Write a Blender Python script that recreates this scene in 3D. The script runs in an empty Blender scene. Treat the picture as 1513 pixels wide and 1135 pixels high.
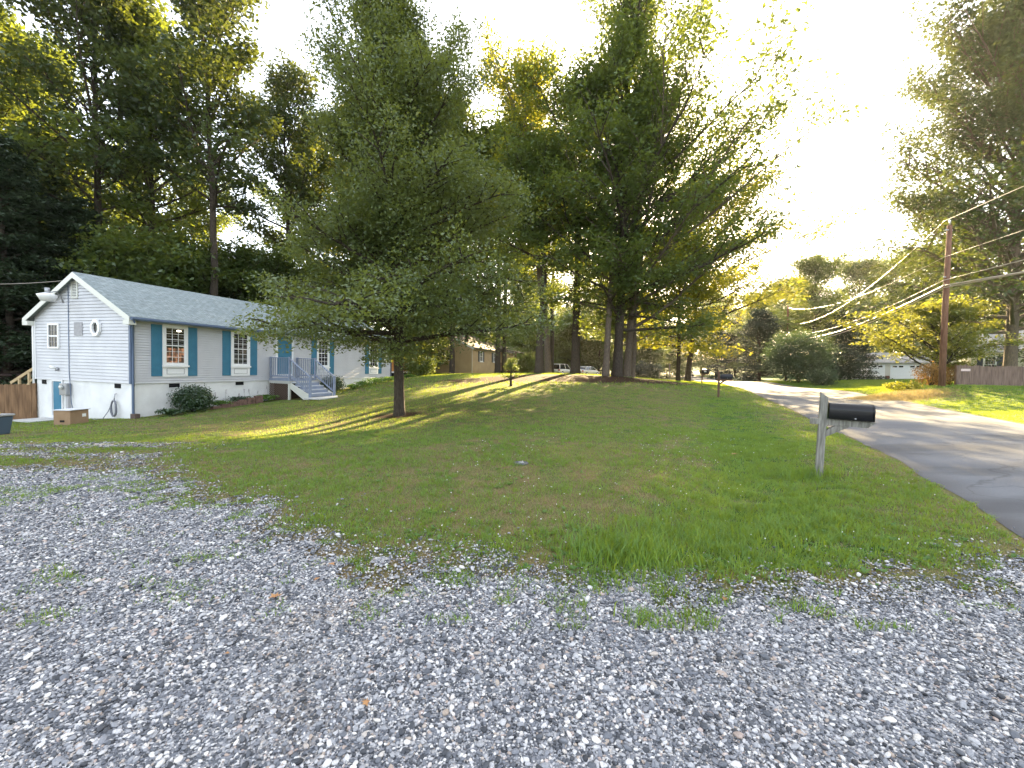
import bpy, math, random
import numpy as np
from mathutils import Vector, Matrix
R = math.radians
sc = bpy.context.scene
col = sc.collection
random.seed(7)

# ------------------------------------------------------------------ camera, sky, sun, exposure
F, PITCH, ROLL, EYE = 644.0, .033, .007, 1.6          # focal length in photo pixels (1513 wide)
cam_d = bpy.data.cameras.new('camera'); cam = bpy.data.objects.new('camera', cam_d); col.objects.link(cam)
cam_d.sensor_width = 36; cam_d.sensor_fit = 'HORIZONTAL'; cam_d.lens = 36 * F / 1513
cam_d.clip_start = .05; cam_d.clip_end = 2000
cam.location = (0, 0, EYE)
cam.rotation_euler = (Matrix.Rotation(R(90) - PITCH, 3, 'X') @ Matrix.Rotation(ROLL, 3, 'Z')).to_euler()
sc.camera = cam
SUN_AZ, SUN_EL = R(20.7), R(21.5)                       # to the right of the view direction
w = bpy.data.worlds.new('World'); sc.world = w; w.use_nodes = True
nt = w.node_tree; nt.nodes.clear()
sky = nt.nodes.new('ShaderNodeTexSky'); sky.sky_type = 'NISHITA'; sky.sun_disc = False
sky.sun_elevation = SUN_EL; sky.sun_rotation = SUN_AZ; sky.air_density = 1.0; sky.dust_density = 1.5; sky.ozone_density = .15
bg = nt.nodes.new('ShaderNodeBackground'); bg.inputs[1].default_value = .15
wo = nt.nodes.new('ShaderNodeOutputWorld')
cm = nt.nodes.new('ShaderNodeMix'); cm.data_type = 'RGBA'; cm.inputs[0].default_value = .76     # thin white cloud veil over the clear sky
cm.inputs[7].default_value = (1.55, 1.54, 1.55, 1); nt.links.new(sky.outputs[0], cm.inputs[6]); nt.links.new(cm.outputs[2], bg.inputs[0]); nt.links.new(bg.outputs[0], wo.inputs[0])
sl = bpy.data.lights.new('sun', 'SUN'); sl.energy = 5.0; sl.angle = R(.6); sl.color = (1, .76, .42)
so = bpy.data.objects.new('sun', sl); col.objects.link(so)
sd = Vector((math.sin(SUN_AZ) * math.cos(SUN_EL), math.cos(SUN_AZ) * math.cos(SUN_EL), math.sin(SUN_EL)))
so.rotation_euler = sd.to_track_quat('Z', 'Y').to_euler(); so.location = (10, 30, 30)
sc.view_settings.view_transform = 'Standard'; sc.view_settings.look = 'None'
sc.view_settings.gamma = 1; sc.view_settings.exposure = 3.2
sc.cycles.max_bounces = 6; sc.cycles.transparent_max_bounces = 4; sc.cycles.transmission_bounces = 4
sc.cycles.diffuse_bounces = 4; sc.cycles.glossy_bounces = 2

# ------------------------------------------------------------------ survey helpers
def ray(u, v):
    a, b = u - 756.5, v - 567.5
    cr, sr = math.cos(ROLL), math.sin(ROLL)
    x, y = a * cr + b * sr, -a * sr + b * cr
    zu = -y / F; c, s = math.cos(PITCH), math.sin(PITCH)
    return np.array([x / F, c + s * zu, -s + c * zu])
def spot(u, v, Y):
    r = ray(u, v); return r * (Y / r[1]) + np.array([0, 0, EYE])

# ------------------------------------------------------------------ custom properties and mesh helpers
def tag(o, label=None, cat=None, group=None, kind=None):
    if label: o['label'] = label
    if cat: o['category'] = cat
    if group: o['group'] = group
    if kind: o['kind'] = kind
    return o
def empty(name, loc=(0, 0, 0), rot=(0, 0, 0)):
    o = bpy.data.objects.new(name, None); col.objects.link(o); o.location = loc; o.rotation_euler = rot
    o.empty_display_size = .2; return o
def npmesh(name, V, faces_flat, nper, mat, parent=None, smooth=False, attrs=None):
    """V (n,3); faces_flat int array; nper vertices per face (int or array)"""
    V = np.asarray(V, dtype=np.float32); faces_flat = np.asarray(faces_flat, dtype=np.int32).ravel()
    me = bpy.data.meshes.new(name); me.vertices.add(len(V)); me.vertices.foreach_set('co', V.ravel())
    if np.isscalar(nper):
        nf = len(faces_flat) // nper; tot = np.full(nf, nper, dtype=np.int32)
    else:
        tot = np.asarray(nper, dtype=np.int32); nf = len(tot)
    st = np.zeros(nf, dtype=np.int32); st[1:] = np.cumsum(tot)[:-1]
    me.loops.add(len(faces_flat)); me.loops.foreach_set('vertex_index', faces_flat)
    me.polygons.add(nf); me.polygons.foreach_set('loop_start', st); me.polygons.foreach_set('loop_total', tot)
    if smooth: me.polygons.foreach_set('use_smooth', np.ones(nf, dtype=bool))
    for k, a in (attrs or {}).items():
        at = me.attributes.new(k, 'FLOAT', 'POINT'); at.data.foreach_set('value', np.asarray(a, dtype=np.float32))
    me.update(calc_edges=True)
    me.materials.append(mat)
    o = bpy.data.objects.new(name, me); col.objects.link(o)
    if parent: o.parent = parent
    return o
class MB:
    def __init__(s): s.v = []; s.f = []; s.sm = []
    def add(s, vs, fs, sm=False):
        n = len(s.v); s.v += [tuple(map(float, p)) for p in vs]; s.f += [tuple(i + n for i in f) for f in fs]; s.sm += [sm] * len(fs); return s
    def box(s, x0, x1, y0, y1, z0, z1):
        return s.add([(x0, y0, z0), (x1, y0, z0), (x1, y1, z0), (x0, y1, z0), (x0, y0, z1), (x1, y0, z1), (x1, y1, z1), (x0, y1, z1)],
              [(0, 3, 2, 1), (4, 5, 6, 7), (0, 1, 5, 4), (1, 2, 6, 5), (2, 3, 7, 6), (3, 0, 4, 7)])
    def bar(s, a, b, w, h, up=(0, 0, 1)):
        a, b = Vector(a), Vector(b); d = (b - a).normalized(); u = Vector(up); sx = d.cross(u)
        if sx.length < 1e-4: sx = d.cross(Vector((0, 1, 0)))
        sx.normalize(); u = sx.cross(d).normalized(); sx *= w / 2; u *= h / 2
        return s.add([a - sx - u, a + sx - u, a + sx + u, a - sx + u, b - sx - u, b + sx - u, b + sx + u, b - sx + u],
              [(0, 1, 2, 3), (7, 6, 5, 4), (0, 4, 5, 1), (1, 5, 6, 2), (2, 6, 7, 3), (3, 7, 4, 0)])
    def prism(s, poly, axis, a, b, sm=False):
        """poly: list of 2D points; extruded along axis 'x','y','z' from a to b"""
        def p3(p, t): return {'x': (t, p[0], p[1]), 'y': (p[0], t, p[1]), 'z': (p[0], p[1], t)}[axis]
        n = len(poly)
        return s.add([p3(p, a) for p in poly] + [p3(p, b) for p in poly],
              [tuple(range(n - 1, -1, -1)), tuple(range(n, 2 * n))] + [(i, (i + 1) % n, n + (i + 1) % n, n + i) for i in range(n)], sm)
    def tube(s, pts, rad, k=6, cap=True):
        pts = [Vector(p) for p in pts]; n = len(pts)
        if not hasattr(rad, '__len__'): rad = [rad] * n
        ref = None; vs = []; fs = []
        for i, p in enumerate(pts):
            d = (pts[min(i + 1, n - 1)] - pts[max(i - 1, 0)]).normalized()
            if ref is None:
                ref = d.cross(Vector((0, 0, 1)))
                if ref.length < .05: ref = d.cross(Vector((0, 1, 0)))
            ref = (ref - d * ref.dot(d)).normalized(); b = d.cross(ref)
            for j in range(k):
                t = 2 * math.pi * j / k; vs.append(p + (ref * math.cos(t) + b * math.sin(t)) * rad[i])
        for i in range(n - 1):
            for j in range(k):
                fs.append((i * k + j, i * k + (j + 1) % k, (i + 1) * k + (j + 1) % k, (i + 1) * k + j))
        if cap: fs += [tuple(range(k - 1, -1, -1)), tuple(range((n - 1) * k, n * k))]
        return s.add(vs, fs, True)
    def build(s, name, mat, parent=None, bevel=0, loc=None):
        me = bpy.data.meshes.new(name); me.from_pydata(s.v, [], s.f); me.validate(); me.update()
        if len(me.polygons) == len(s.sm): me.polygons.foreach_set('use_smooth', s.sm)
        me.materials.append(mat); o = bpy.data.objects.new(name, me); col.objects.link(o)
        if parent: o.parent = parent
        if loc is not None: o.location = loc
        if bevel:
            m = o.modifiers.new('bevel', 'BEVEL'); m.width = bevel; m.segments = 2; m.limit_method = 'ANGLE'; m.angle_limit = R(35)
        return o

# ------------------------------------------------------------------ materials
def mat(name, c, rough=.7, c2=None, scale=4, bump=0, bscale=40, metal=0, spec=.3, detail=4, stretch=None, coat=0, dist=.01):
    m = bpy.data.materials.new(name); m.use_nodes = True; n = m.node_tree; b = n.nodes['Principled BSDF']
    b.inputs['Base Color'].default_value = (*c, 1); b.inputs['Roughness'].default_value = rough
    b.inputs['Metallic'].default_value = metal; b.inputs['Specular IOR Level'].default_value = spec
    if coat: b.inputs['Coat Weight'].default_value = coat
    tc = n.nodes.new('ShaderNodeTexCoord'); mp = n.nodes.new('ShaderNodeMapping'); n.links.new(tc.outputs['Object'], mp.inputs[0])
    if stretch: mp.inputs['Scale'].default_value = stretch
    if c2:
        t = n.nodes.new('ShaderNodeTexNoise'); t.inputs['Scale'].default_value = scale; t.inputs['Detail'].default_value = detail
        n.links.new(mp.outputs[0], t.inputs['Vector'])
        r = n.nodes.new('ShaderNodeValToRGB'); r.color_ramp.elements[0].position = .35; r.color_ramp.elements[1].position = .65
        r.color_ramp.elements[0].color = (*c, 1); r.color_ramp.elements[1].color = (*c2, 1)
        n.links.new(t.outputs['Fac'], r.inputs[0]); n.links.new(r.outputs[0], b.inputs['Base Color'])
    if bump:
        t2 = n.nodes.new('ShaderNodeTexNoise'); t2.inputs['Scale'].default_value = bscale; t2.inputs['Detail'].default_value = 5
        n.links.new(mp.outputs[0], t2.inputs['Vector'])
        bp = n.nodes.new('ShaderNodeBump'); bp.inputs['Strength'].default_value = bump; bp.inputs['Distance'].default_value = dist
        n.links.new(t2.outputs['Fac'], bp.inputs['Height']); n.links.new(bp.outputs[0], b.inputs['Normal'])
    return m
def leaf_mat(name, c1, c2, trans, tmix=.45, gloss=.06, grough=.45, clump=.6):
    """diffuse + translucent leaf, tone varied leaf by leaf and in broad patches"""
    m = bpy.data.materials.new(name); m.use_nodes = True; n = m.node_tree; n.nodes.clear()
    L = n.links.new; out = n.nodes.new('ShaderNodeOutputMaterial')
    g = n.nodes.new('ShaderNodeNewGeometry'); tc = n.nodes.new('ShaderNodeTexCoord')
    ns = n.nodes.new('ShaderNodeTexNoise'); ns.inputs['Scale'].default_value = clump; ns.inputs['Detail'].default_value = 2
    L(tc.outputs['Object'], ns.inputs['Vector'])
    ad = n.nodes.new('ShaderNodeMath'); ad.operation = 'MULTIPLY_ADD'; ad.inputs[1].default_value = .55
    L(g.outputs['Random Per Island'], ad.inputs[0]); 
    mu = n.nodes.new('ShaderNodeMath'); mu.operation = 'MULTIPLY_ADD'; mu.inputs[1].default_value = 1.6; mu.inputs[2].default_value = -.55
    L(ns.outputs['Fac'], mu.inputs[0]); L(mu.outputs[0], ad.inputs[2])
    mx = n.nodes.new('ShaderNodeMix'); mx.data_type = 'RGBA'; mx.inputs[6].default_value = (*c1, 1); mx.inputs[7].default_value = (*c2, 1)
    L(ad.outputs[0], mx.inputs[0])
    df = n.nodes.new('ShaderNodeBsdfDiffuse'); L(mx.outputs[2], df.inputs[0])
    tr = n.nodes.new('ShaderNodeBsdfTranslucent')
    mt = n.nodes.new('ShaderNodeMix'); mt.data_type = 'RGBA'; mt.inputs[6].default_value = (*[x * .7 for x in trans], 1); mt.inputs[7].default_value = (*trans, 1)
    L(ad.outputs[0], mt.inputs[0]); L(mt.outputs[2], tr.inputs[0])
    ms = n.nodes.new('ShaderNodeMixShader'); ms.inputs[0].default_value = tmix; L(df.outputs[0], ms.inputs[1]); L(tr.outputs[0], ms.inputs[2])
    gl = n.nodes.new('ShaderNodeBsdfGlossy'); gl.inputs['Roughness'].default_value = grough; gl.inputs[0].default_value = (.9, .95, 1, 1)
    m2 = n.nodes.new('ShaderNodeMixShader'); m2.inputs[0].default_value = gloss; L(ms.outputs[0], m2.inputs[1]); L(gl.outputs[0], m2.inputs[2])
    L(m2.outputs[0], out.inputs[0]); return m

# ------------------------------------------------------------------ terrain
CTRL = []
for x in (-14, -6, 0, 5):
    for y in (-12, -4, 2, 5): CTRL.append((x, y, 0))
CTRL += [(-9, 8, -.05), (0, 7, 0), (4, 7, 0), (8, 2, 0.0), (12, -2, 0), (20, 6, .15), (-16, 10, -.25), (-24, 17, -.75), (-30, 8, -.6), (-60, 30, -1), (-50, 70, .5)]
for u, v, Y in [(193.7, 619, 16.5), (53, 621, 18.3), (290, 603, 19), (492, 582, 25), (577, 561.5, 32.7), (590, 613, 15), (420, 640, 13), (760, 640, 10.6),
        (905, 556.5, 31), (850, 553, 35), (797, 552, 34), (850, 565, 26), (700, 566, 26), (755, 575, 22), (900, 600, 17.5), (640, 575, 23.5), (1063, 588, 21.6), (1040, 567, 40),
        (1150, 600, 18.2), (1075, 570.5, 38), (1010, 563, 70), (1366, 600.5, 19.9), (1286, 586, 26.7), (1194, 576, 33.8), (1108, 565, 55), (1513, 627, 13.6),
        (1392, 569, 26), (1460, 573.5, 27), (1310, 559.8, 64), (1185, 563, 50), (1240, 572, 40), (700, 552.5, 48), (828, 555, 62), (866, 556, 64), (1000, 566, 30), (980, 575, 24), (840, 557, 45), (880, 557.5, 44), (930, 558, 42), (800, 556, 46), (850, 557, 54)]:
    CTRL.append(tuple(spot(u, v, Y)))
CTRL += [(60, 40, .8), (60, 5, 1), (30, 120, .3), (0, 120, 1.2), (-60, 140, 2), (80, 140, 1.5), (45, 20, .9)]
CT = np.array(CTRL)
def _phi(r2): return r2 * np.log(r2 + 1e-6) * .5
_n = len(CT); d2 = ((CT[:, None, :2] - CT[None, :, :2]) ** 2).sum(-1)
A = np.zeros((_n + 3, _n + 3)); A[:_n, :_n] = _phi(d2) + np.eye(_n) * 3.0
A[:_n, _n] = 1; A[:_n, _n + 1:] = CT[:, :2]; A[_n:, :_n] = A[:_n, _n:].T
_w = np.linalg.solve(A, np.concatenate([CT[:, 2], [0, 0, 0]]))
def H(x, y):
    x = np.asarray(x, dtype=float); y = np.asarray(y, dtype=float); sh = x.shape; x = x.ravel(); y = y.ravel()
    xc, yc = np.clip(x, -60, 80), np.clip(y, -12, 140); z = np.zeros_like(x)
    for i in range(0, len(x), 20000):
        a = xc[i:i + 20000]; b = yc[i:i + 20000]
        r2 = (a[:, None] - CT[None, :, 0]) ** 2 + (b[:, None] - CT[None, :, 1]) ** 2
        z[i:i + 20000] = _phi(r2) @ _w[:_n] + _w[_n] + a * _w[_n + 1] + b * _w[_n + 2]
    # shallow roadside swale on the near lawn
    e = road_left(y) - x
    z -= .13 * np.exp(-((e - 2.7) / 1.1) ** 2) * np.clip((y - 3.2) / 2, 0, 1) * np.clip((19 - y) / 6, 0, 1)
    return z.reshape(sh)
def Hs(x, y): return float(H(np.array([x]), np.array([y]))[0])
RL = np.array([(-14, -5.5), (-6, -1.2), (0, 2.35), (4.4, 5.15), (8.9, 7.55), (18.2, 11.4), (38, 19.2), (55, 25.2), (70, 29.6), (90, 35.5), (125, 44), (170, 52)])  # (Y, X) of near edge
RR = np.array([(-14, 1.2), (-6, 5.6), (0, 8.9), (4.4, 10.9), (13.6, 16.0), (19.9, 19.0), (26.7, 22.2), (33.8, 24.3), (55, 31.0), (70, 35.6), (90, 41.5), (125, 50.5), (170, 59)])
def _sm(P, y):
    y = np.asarray(y, dtype=float); o = 0
    for d in (-2.2, -1.1, 0, 1.1, 2.2): o = o + np.interp(y + d * np.clip(y / 14, .5, 2), P[:, 0], P[:, 1])
    return o / 5
def road_left(y): return _sm(RL, y)
def road_right(y): return _sm(RR, y)
def vnoise(x, y, s, seed=0):
    """smooth value noise"""
    x = np.asarray(x) / s + 100.3; y = np.asarray(y) / s + 57.7
    xi = np.floor(x).astype(np.int64); yi = np.floor(y).astype(np.int64); fx = x - xi; fy = y - yi
    fx = fx * fx * (3 - 2 * fx); fy = fy * fy * (3 - 2 * fy)
    def h(a, b):
        n = (a * 374761393 + b * 668265263 + seed * 974634777) & 0x7fffffff
        n = ((n ^ (n >> 13)) * 1274126177) & 0x7fffffff
        return ((n ^ (n >> 16)) & 0xffff) / 65535.
    return (h(xi, yi) * (1 - fx) + h(xi + 1, yi) * fx) * (1 - fy) + (h(xi, yi + 1) * (1 - fx) + h(xi + 1, yi + 1) * fx) * fy
DB = np.array([(-40, 7.5), (-14, 8.2), (-11, 8.5), (-9.3, 8.6), (-8.4, 8.4), (-7.0, 8.55), (-6.3, 7.6), (-4.3, 5.9), (-2.9, 5.1), (-2, 4.35), (-1.31, 3.9), (-.66, 3.72), (.04, 3.56), (.31, 3.50), (.47, 3.3),
    (1.2, 3.42), (1.78, 3.36), (2.36, 3.4), (3.15, 3.55), (3.77, 3.42), (4.15, 3.5), (9, 3.6), (20, 3.6)])
def gravel_in(x, y):
    """>0 inside the gravel drive, metres-ish"""
    x = np.asarray(x, float); y = np.asarray(y, float)
    d = (np.interp(x, DB[:, 0], DB[:, 1]) - y) * .75
    t = 1 - np.sqrt(((x + 9.2) / 2.5) ** 2 + ((y - 7.35) / .62) ** 2)            # grass tongue
    d = np.minimum(d, -t * .6)
    s = .42 - np.abs(y - (9.75 + .06 * (x + 10))) ; s = np.minimum(s, (-7.6 - x) * .4)    # thin strip further left
    d = np.maximum(d, s * .8)
    return d
def ragged(x, y): return (vnoise(x, y, .45, 1) - .5) * .38 + (vnoise(x, y, .14, 2) - .5) * .22

def warp(a, b, n, k, c=0):
    t = np.linspace(-1, 1, n); s = np.sinh(t * k) / np.sinh(k)
    return np.where(s < 0, c + (c - a) * s, c + (b - c) * s)
def sheet(name, xs, ys, z, mat_, keep=None, attrs=None, **kw):
    ny, nx = xs.shape; idx = np.arange(nx * ny).reshape(ny, nx)
    q = np.stack([idx[:-1, :-1], idx[:-1, 1:], idx[1:, 1:], idx[1:, :-1]], -1).reshape(-1, 4)
    if keep is not None: q = q[keep.ravel()]
    V = np.stack([xs.ravel(), ys.ravel(), z.ravel()], -1)
    return npmesh(name, V, q, 4, mat_, smooth=True, attrs=attrs, **kw)

# lawn / soil material
def ground_mat():
    m = bpy.data.materials.new('lawn'); m.use_nodes = True; n = m.node_tree; L = n.links.new; b = n.nodes['Principled BSDF']
    tc = n.nodes.new('ShaderNodeTexCoord')
    def noise(s, d=4):
        t = n.nodes.new('ShaderNodeTexNoise'); t.inputs['Scale'].default_value = s; t.inputs['Detail'].default_value = d; L(tc.outputs['Object'], t.inputs['Vector']); return t
    def ramp(src, stops):
        r = n.nodes.new('ShaderNodeValToRGB'); e = r.color_ramp.elements
        while len(e) < len(stops): e.new(.5)
        for q, (p, c) in zip(e, stops): q.position = p; q.color = (*c, 1)
        L(src, r.inputs[0]); return r
    fine = ramp(noise(55, 3).outputs['Fac'], [(.3, (.014, .034, .008)), (.5, (.050, .112, .018)), (.7, (.120, .195, .040))])
    big = ramp(noise(.35, 5).outputs['Fac'], [(.35, (.75, .9, .7)), (.55, (1, 1, 1)), (.7, (1.25, 1.1, .9))])
    mm = n.nodes.new('ShaderNodeMix'); mm.data_type = 'RGBA'; mm.blend_type = 'MULTIPLY'; mm.inputs[0].default_value = 1
    L(fine.outputs[0], mm.inputs[6]); L(big.outputs[0], mm.inputs[7])
    midv = ramp(noise(7, 6).outputs['Fac'], [(.36, (.62, .66, .6)), (.5, (1, 1, 1)), (.64, (1.4, 1.28, 1.15))])
    m5 = n.nodes.new('ShaderNodeMix'); m5.data_type = 'RGBA'; m5.blend_type = 'MULTIPLY'; m5.inputs[0].default_value = 1
    L(mm.outputs[2], m5.inputs[6]); L(midv.outputs[0], m5.inputs[7]); mm = m5
    dry = ramp(noise(38, 4).outputs['Fac'], [(.3, (.10, .075, .035)), (.6, (.20, .15, .075)), (.75, (.30, .24, .14))])
    at = n.nodes.new('ShaderNodeAttribute'); at.attribute_name = 'dry'
    mid = noise(2.2, 5); md = n.nodes.new('ShaderNodeMath'); md.operation = 'MULTIPLY_ADD'; md.inputs[1].default_value = 2.2; md.inputs[2].default_value = -1.22; L(mid.outputs['Fac'], md.inputs[0])
    ad = n.nodes.new('ShaderNodeMath'); ad.operation = 'ADD'; ad.use_clamp = True; L(at.outputs['Fac'], ad.inputs[0]); L(md.outputs[0], ad.inputs[1])
    m2 = n.nodes.new('ShaderNodeMix'); m2.data_type = 'RGBA'; L(ad.outputs[0], m2.inputs[0]); L(mm.outputs[2], m2.inputs[6]); L(dry.outputs[0], m2.inputs[7])
    mul = n.nodes.new('ShaderNodeAttribute'); mul.attribute_name = 'mulch'
    mc = ramp(noise(20, 5).outputs['Fac'], [(.3, (.022, .013, .008)), (.7, (.075, .042, .024))])
    m3 = n.nodes.new('ShaderNodeMix'); m3.data_type = 'RGBA'; L(mul.outputs['Fac'], m3.inputs[0]); L(m2.outputs[2], m3.inputs[6]); L(mc.outputs[0], m3.inputs[7])
    L(m3.outputs[2], b.inputs['Base Color']); b.inputs['Roughness'].default_value = .9; b.inputs['Specular IOR Level'].default_value = .1
    bp = n.nodes.new('ShaderNodeBump'); bp.inputs['Strength'].default_value = .7; bp.inputs['Distance'].default_value = .03
    L(noise(60, 4).outputs['Fac'], bp.inputs['Height']); L(bp.outputs[0], b.inputs['Normal']); return m
TREE1 = spot(590, 613, 15)
def mulch_mask(x, y):
    a = 1 - np.sqrt(((x - 4.5) / 10.5) ** 2 + ((y - 29.0 - .12 * (x - 4)) / 3.6) ** 2)
    b = 1 - np.sqrt(((x - TREE1[0]) / 1.0) ** 2 + ((y - TREE1[1]) / .8) ** 2)
    return np.clip(np.maximum(a * 4, b * 3) + (vnoise(x, y, .6, 4) - .5) * 1.2, 0, 1)
MOUND = spot(1350, 580, 23)
def dry_mask(x, y):
    g = gravel_in(x, y) + ragged(x, y) * .8
    wd_ = np.interp(x, [-8, -4, -1, .5, 4], [2.0, 1.9, 1.1, .5, .7]); d = np.clip(1.0 + (g - .15) / wd_, 0, 1) * .95 * np.where(x < 0.2, 1, .7)
    e = road_left(y) - x; d = np.maximum(d, np.clip(1 - e / .38, 0, 1) * .8 * (x < road_left(y) + 1))
    e2 = x - road_right(y); d = np.maximum(d, np.clip(1 - e2 / .5, 0, 1) * .7)
    d += .10 * np.exp(-(((x - 1.9) / 1.7) ** 2 + ((y - 7.0) / 2.6) ** 2)) + .15 * np.exp(-(((x - 0) / 1.5) ** 2 + ((y - 5.2) / .8) ** 2))
    d += .8 * np.exp(-(((x - MOUND[0]) / 4.2) ** 2 + ((y - MOUND[1]) / 2.0) ** 2))
    d -= .5 * np.exp(-(((road_left(y) - x - 2.5) / 1.2) ** 2)) * (y > 3.5) * (y < 22)
    return np.clip(d, 0, 1)
xs, ys = np.meshgrid(warp(-260, 280, 420, 5.2, 0), warp(-40, 420, 420, 4.6, 6))
z = H(xs, ys)
dd = np.sqrt(np.maximum(0, np.abs(xs) - 90) ** 2 + np.maximum(0, ys - 150) ** 2); z = z + dd * .03
ground = sheet('ground', xs, ys, z, ground_mat(), attrs={'dry': dry_mask(xs, ys).ravel(), 'mulch': mulch_mask(xs, ys).ravel()})
tag(ground, kind='structure')

# gravel drive sheet (bed under the pebbles)
def gravel_mat():
    m = bpy.data.materials.new('gravel_bed'); m.use_nodes = True; n = m.node_tree; L = n.links.new; b = n.nodes['Principled BSDF']
    tc = n.nodes.new('ShaderNodeTexCoord'); v = n.nodes.new('ShaderNodeTexVoronoi'); v.inputs['Scale'].default_value = 70; v.inputs['Randomness'].default_value = 1
    L(tc.outputs['Object'], v.inputs['Vector'])
    sp = n.nodes.new('ShaderNodeSeparateColor'); L(v.outputs['Color'], sp.inputs[0])
    r = n.nodes.new('ShaderNodeValToRGB'); e = r.color_ramp.elements
    for _ in range(3): e.new(.5)
    for q, (p, c) in zip(e, [(0, (.06, .065, .075)), (.3, (.17, .18, .20)), (.6, (.30, .30, .32)), (.85, (.45, .44, .43)), (1, (.6, .58, .55))]): q.position = p; q.color = (*c, 1)
    L(sp.outputs[0], r.inputs[0])
    ns = n.nodes.new('ShaderNodeTexNoise'); ns.inputs['Scale'].default_value = 1.3; ns.inputs['Detail'].default_value = 5; L(tc.outputs['Object'], ns.inputs['Vector'])
    rr = n.nodes.new('ShaderNodeValToRGB'); rr.color_ramp.elements[0].position = .5; rr.color_ramp.elements[1].position = .72
    rr.color_ramp.elements[0].color = (0, 0, 0, 1); rr.color_ramp.elements[1].color = (.65, .65, .65, 1); L(ns.outputs['Fac'], rr.inputs[0])
    mx = n.nodes.new('ShaderNodeMix'); mx.data_type = 'RGBA'; L(rr.outputs[0], mx.inputs[0]); L(r.outputs[0], mx.inputs[6]); mx.inputs[7].default_value = (.22, .18, .14, 1)
    L(mx.outputs[2], b.inputs['Base Color']); b.inputs['Roughness'].default_value = .8
    bp = n.nodes.new('ShaderNodeBump'); bp.invert = True; bp.inputs['Strength'].default_value = 1; bp.inputs['Distance'].default_value = .012
    L(v.outputs['Distance'], bp.inputs['Height']); L(bp.outputs[0], b.inputs['Normal']); return m
gx, gy = np.meshgrid(np.arange(-17, 9, .055), np.arange(-5, 11, .055))
gz = H(gx, gy) + .012
cx_, cy_ = gx[:-1, :-1] + .03, gy[:-1, :-1] + .03
keep = (gravel_in(cx_, cy_) + ragged(cx_, cy_) * 1.4 + (vnoise(cx_, cy_, .1, 61) - .5) * .5 * np.clip(-cx_, .4, 1.6) > .30) & (cx_ < road_left(cy_) - .04)
tag(sheet('gravel_driveway', gx, gy, gz, gravel_mat(), keep=keep), kind='structure')

# pebbles: one countless heap, instanced
def pebble_mat():
    m = bpy.data.materials.new('pebbles'); m.use_nodes = True; n = m.node_tree; L = n.links.new; b = n.nodes['Principled BSDF']
    oi = n.nodes.new('ShaderNodeObjectInfo'); r = n.nodes.new('ShaderNodeValToRGB'); r.color_ramp.interpolation = 'LINEAR'; e = r.color_ramp.elements
    st = [(0, (.026, .028, .033)), (.14, (.068, .073, .084)), (.34, (.132, .140, .160)), (.54, (.212, .218, .238)), (.68, (.31, .312, .325)), (.80, (.47, .465, .47)), (.90, (.64, .625, .60)), (.95, (.33, .27, .22)), (.98, (.38, .30, .27)), (1, (.75, .73, .70))]
    while len(e) < len(st): e.new(.5)
    for q, (p, c) in zip(e, st): q.position = p; q.color = (*c, 1)
    L(oi.outputs['Random'], r.inputs[0])
    tc = n.nodes.new('ShaderNodeTexCoord'); t = n.nodes.new('ShaderNodeTexNoise'); t.inputs['Scale'].default_value = 2.2; t.inputs['Detail'].default_value = 4; L(tc.outputs['Object'], t.inputs['Vector'])
    mr = n.nodes.new('ShaderNodeMapRange'); mr.inputs[1].default_value = .3; mr.inputs[2].default_value = .7; mr.inputs[3].default_value = .75; mr.inputs[4].default_value = 1.2; L(t.outputs['Fac'], mr.inputs[0])
    mx = n.nodes.new('ShaderNodeMix'); mx.data_type = 'RGBA'; mx.blend_type = 'MULTIPLY'; mx.inputs[0].default_value = 1; L(r.outputs[0], mx.inputs[6]); L(mr.outputs[0], mx.inputs[7])
    L(mx.outputs[2], b.inputs['Base Color']); b.inputs['Roughness'].default_value = .55; b.inputs['Specular IOR Level'].default_value = .35
    return m
rng = np.random.default_rng(3)
def scatter(dens_fn, x0, x1, y0, y1, dmax):
    n = int((x1 - x0) * (y1 - y0) * dmax); x = rng.uniform(x0, x1, n); y = rng.uniform(y0, y1, n)
    k = rng.uniform(0, dmax, n) < dens_fn(x, y); return x[k], y[k]
def view_ok(x, y, mar=1.0): return (np.abs(x) < 1.2 * y + mar) & (y > .9)
def peb_d(x, y):
    g = gravel_in(x, y) + ragged(x, y)
    far = np.interp(y, [1, 3.4, 5, 7, 10], [15000, 12000, 7500, 4300, 2000])
    sw = np.interp(x, [-7, -3, 0, 1], [1.1, 1.0, .6, .38]); soft = np.clip((g + sw * .25) / sw, 0, 1) ** 1.5 + .07 * np.exp(-np.clip(-g, 0, 9) / .25)
    thin = .55 + .45 * np.clip((vnoise(x, y, .9, 9) - .25) / .2, 0, 1)
    return far * np.clip(soft, 0, 1) * thin * view_ok(x, y) * (x < road_left(y) + .15)
px, py = scatter(peb_d, -13, 6, .9, 10.6, 15000)
sz = rng.lognormal(np.log(.0048), .42, len(px)).clip(.0025, .019) * np.interp(py, [1, 4, 9], [1, 1.15, 1.5])
pz = H(px, py) + .012 + rng.uniform(-.3, .9, len(px)) * sz * .8
pts = bpy.data.meshes.new('pebbles'); pts.vertices.add(len(px)); pts.vertices.foreach_set('co', np.stack([px, py, pz], -1).astype(np.float32).ravel())
def vattr(nm, a):
    at = pts.attributes.new(nm, 'FLOAT_VECTOR', 'POINT'); at.data.foreach_set('vector', a.astype(np.float32).ravel())
vattr('psc', np.stack([sz * rng.uniform(1.0, 1.55, len(px)), sz * rng.uniform(.75, 1.1, len(px)), sz * rng.uniform(.42, .75, len(px))], -1))
vattr('prot', np.stack([rng.normal(0, .32, len(px)), rng.normal(0, .32, len(px)), rng.uniform(0, 6.283, len(px))], -1))
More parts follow.
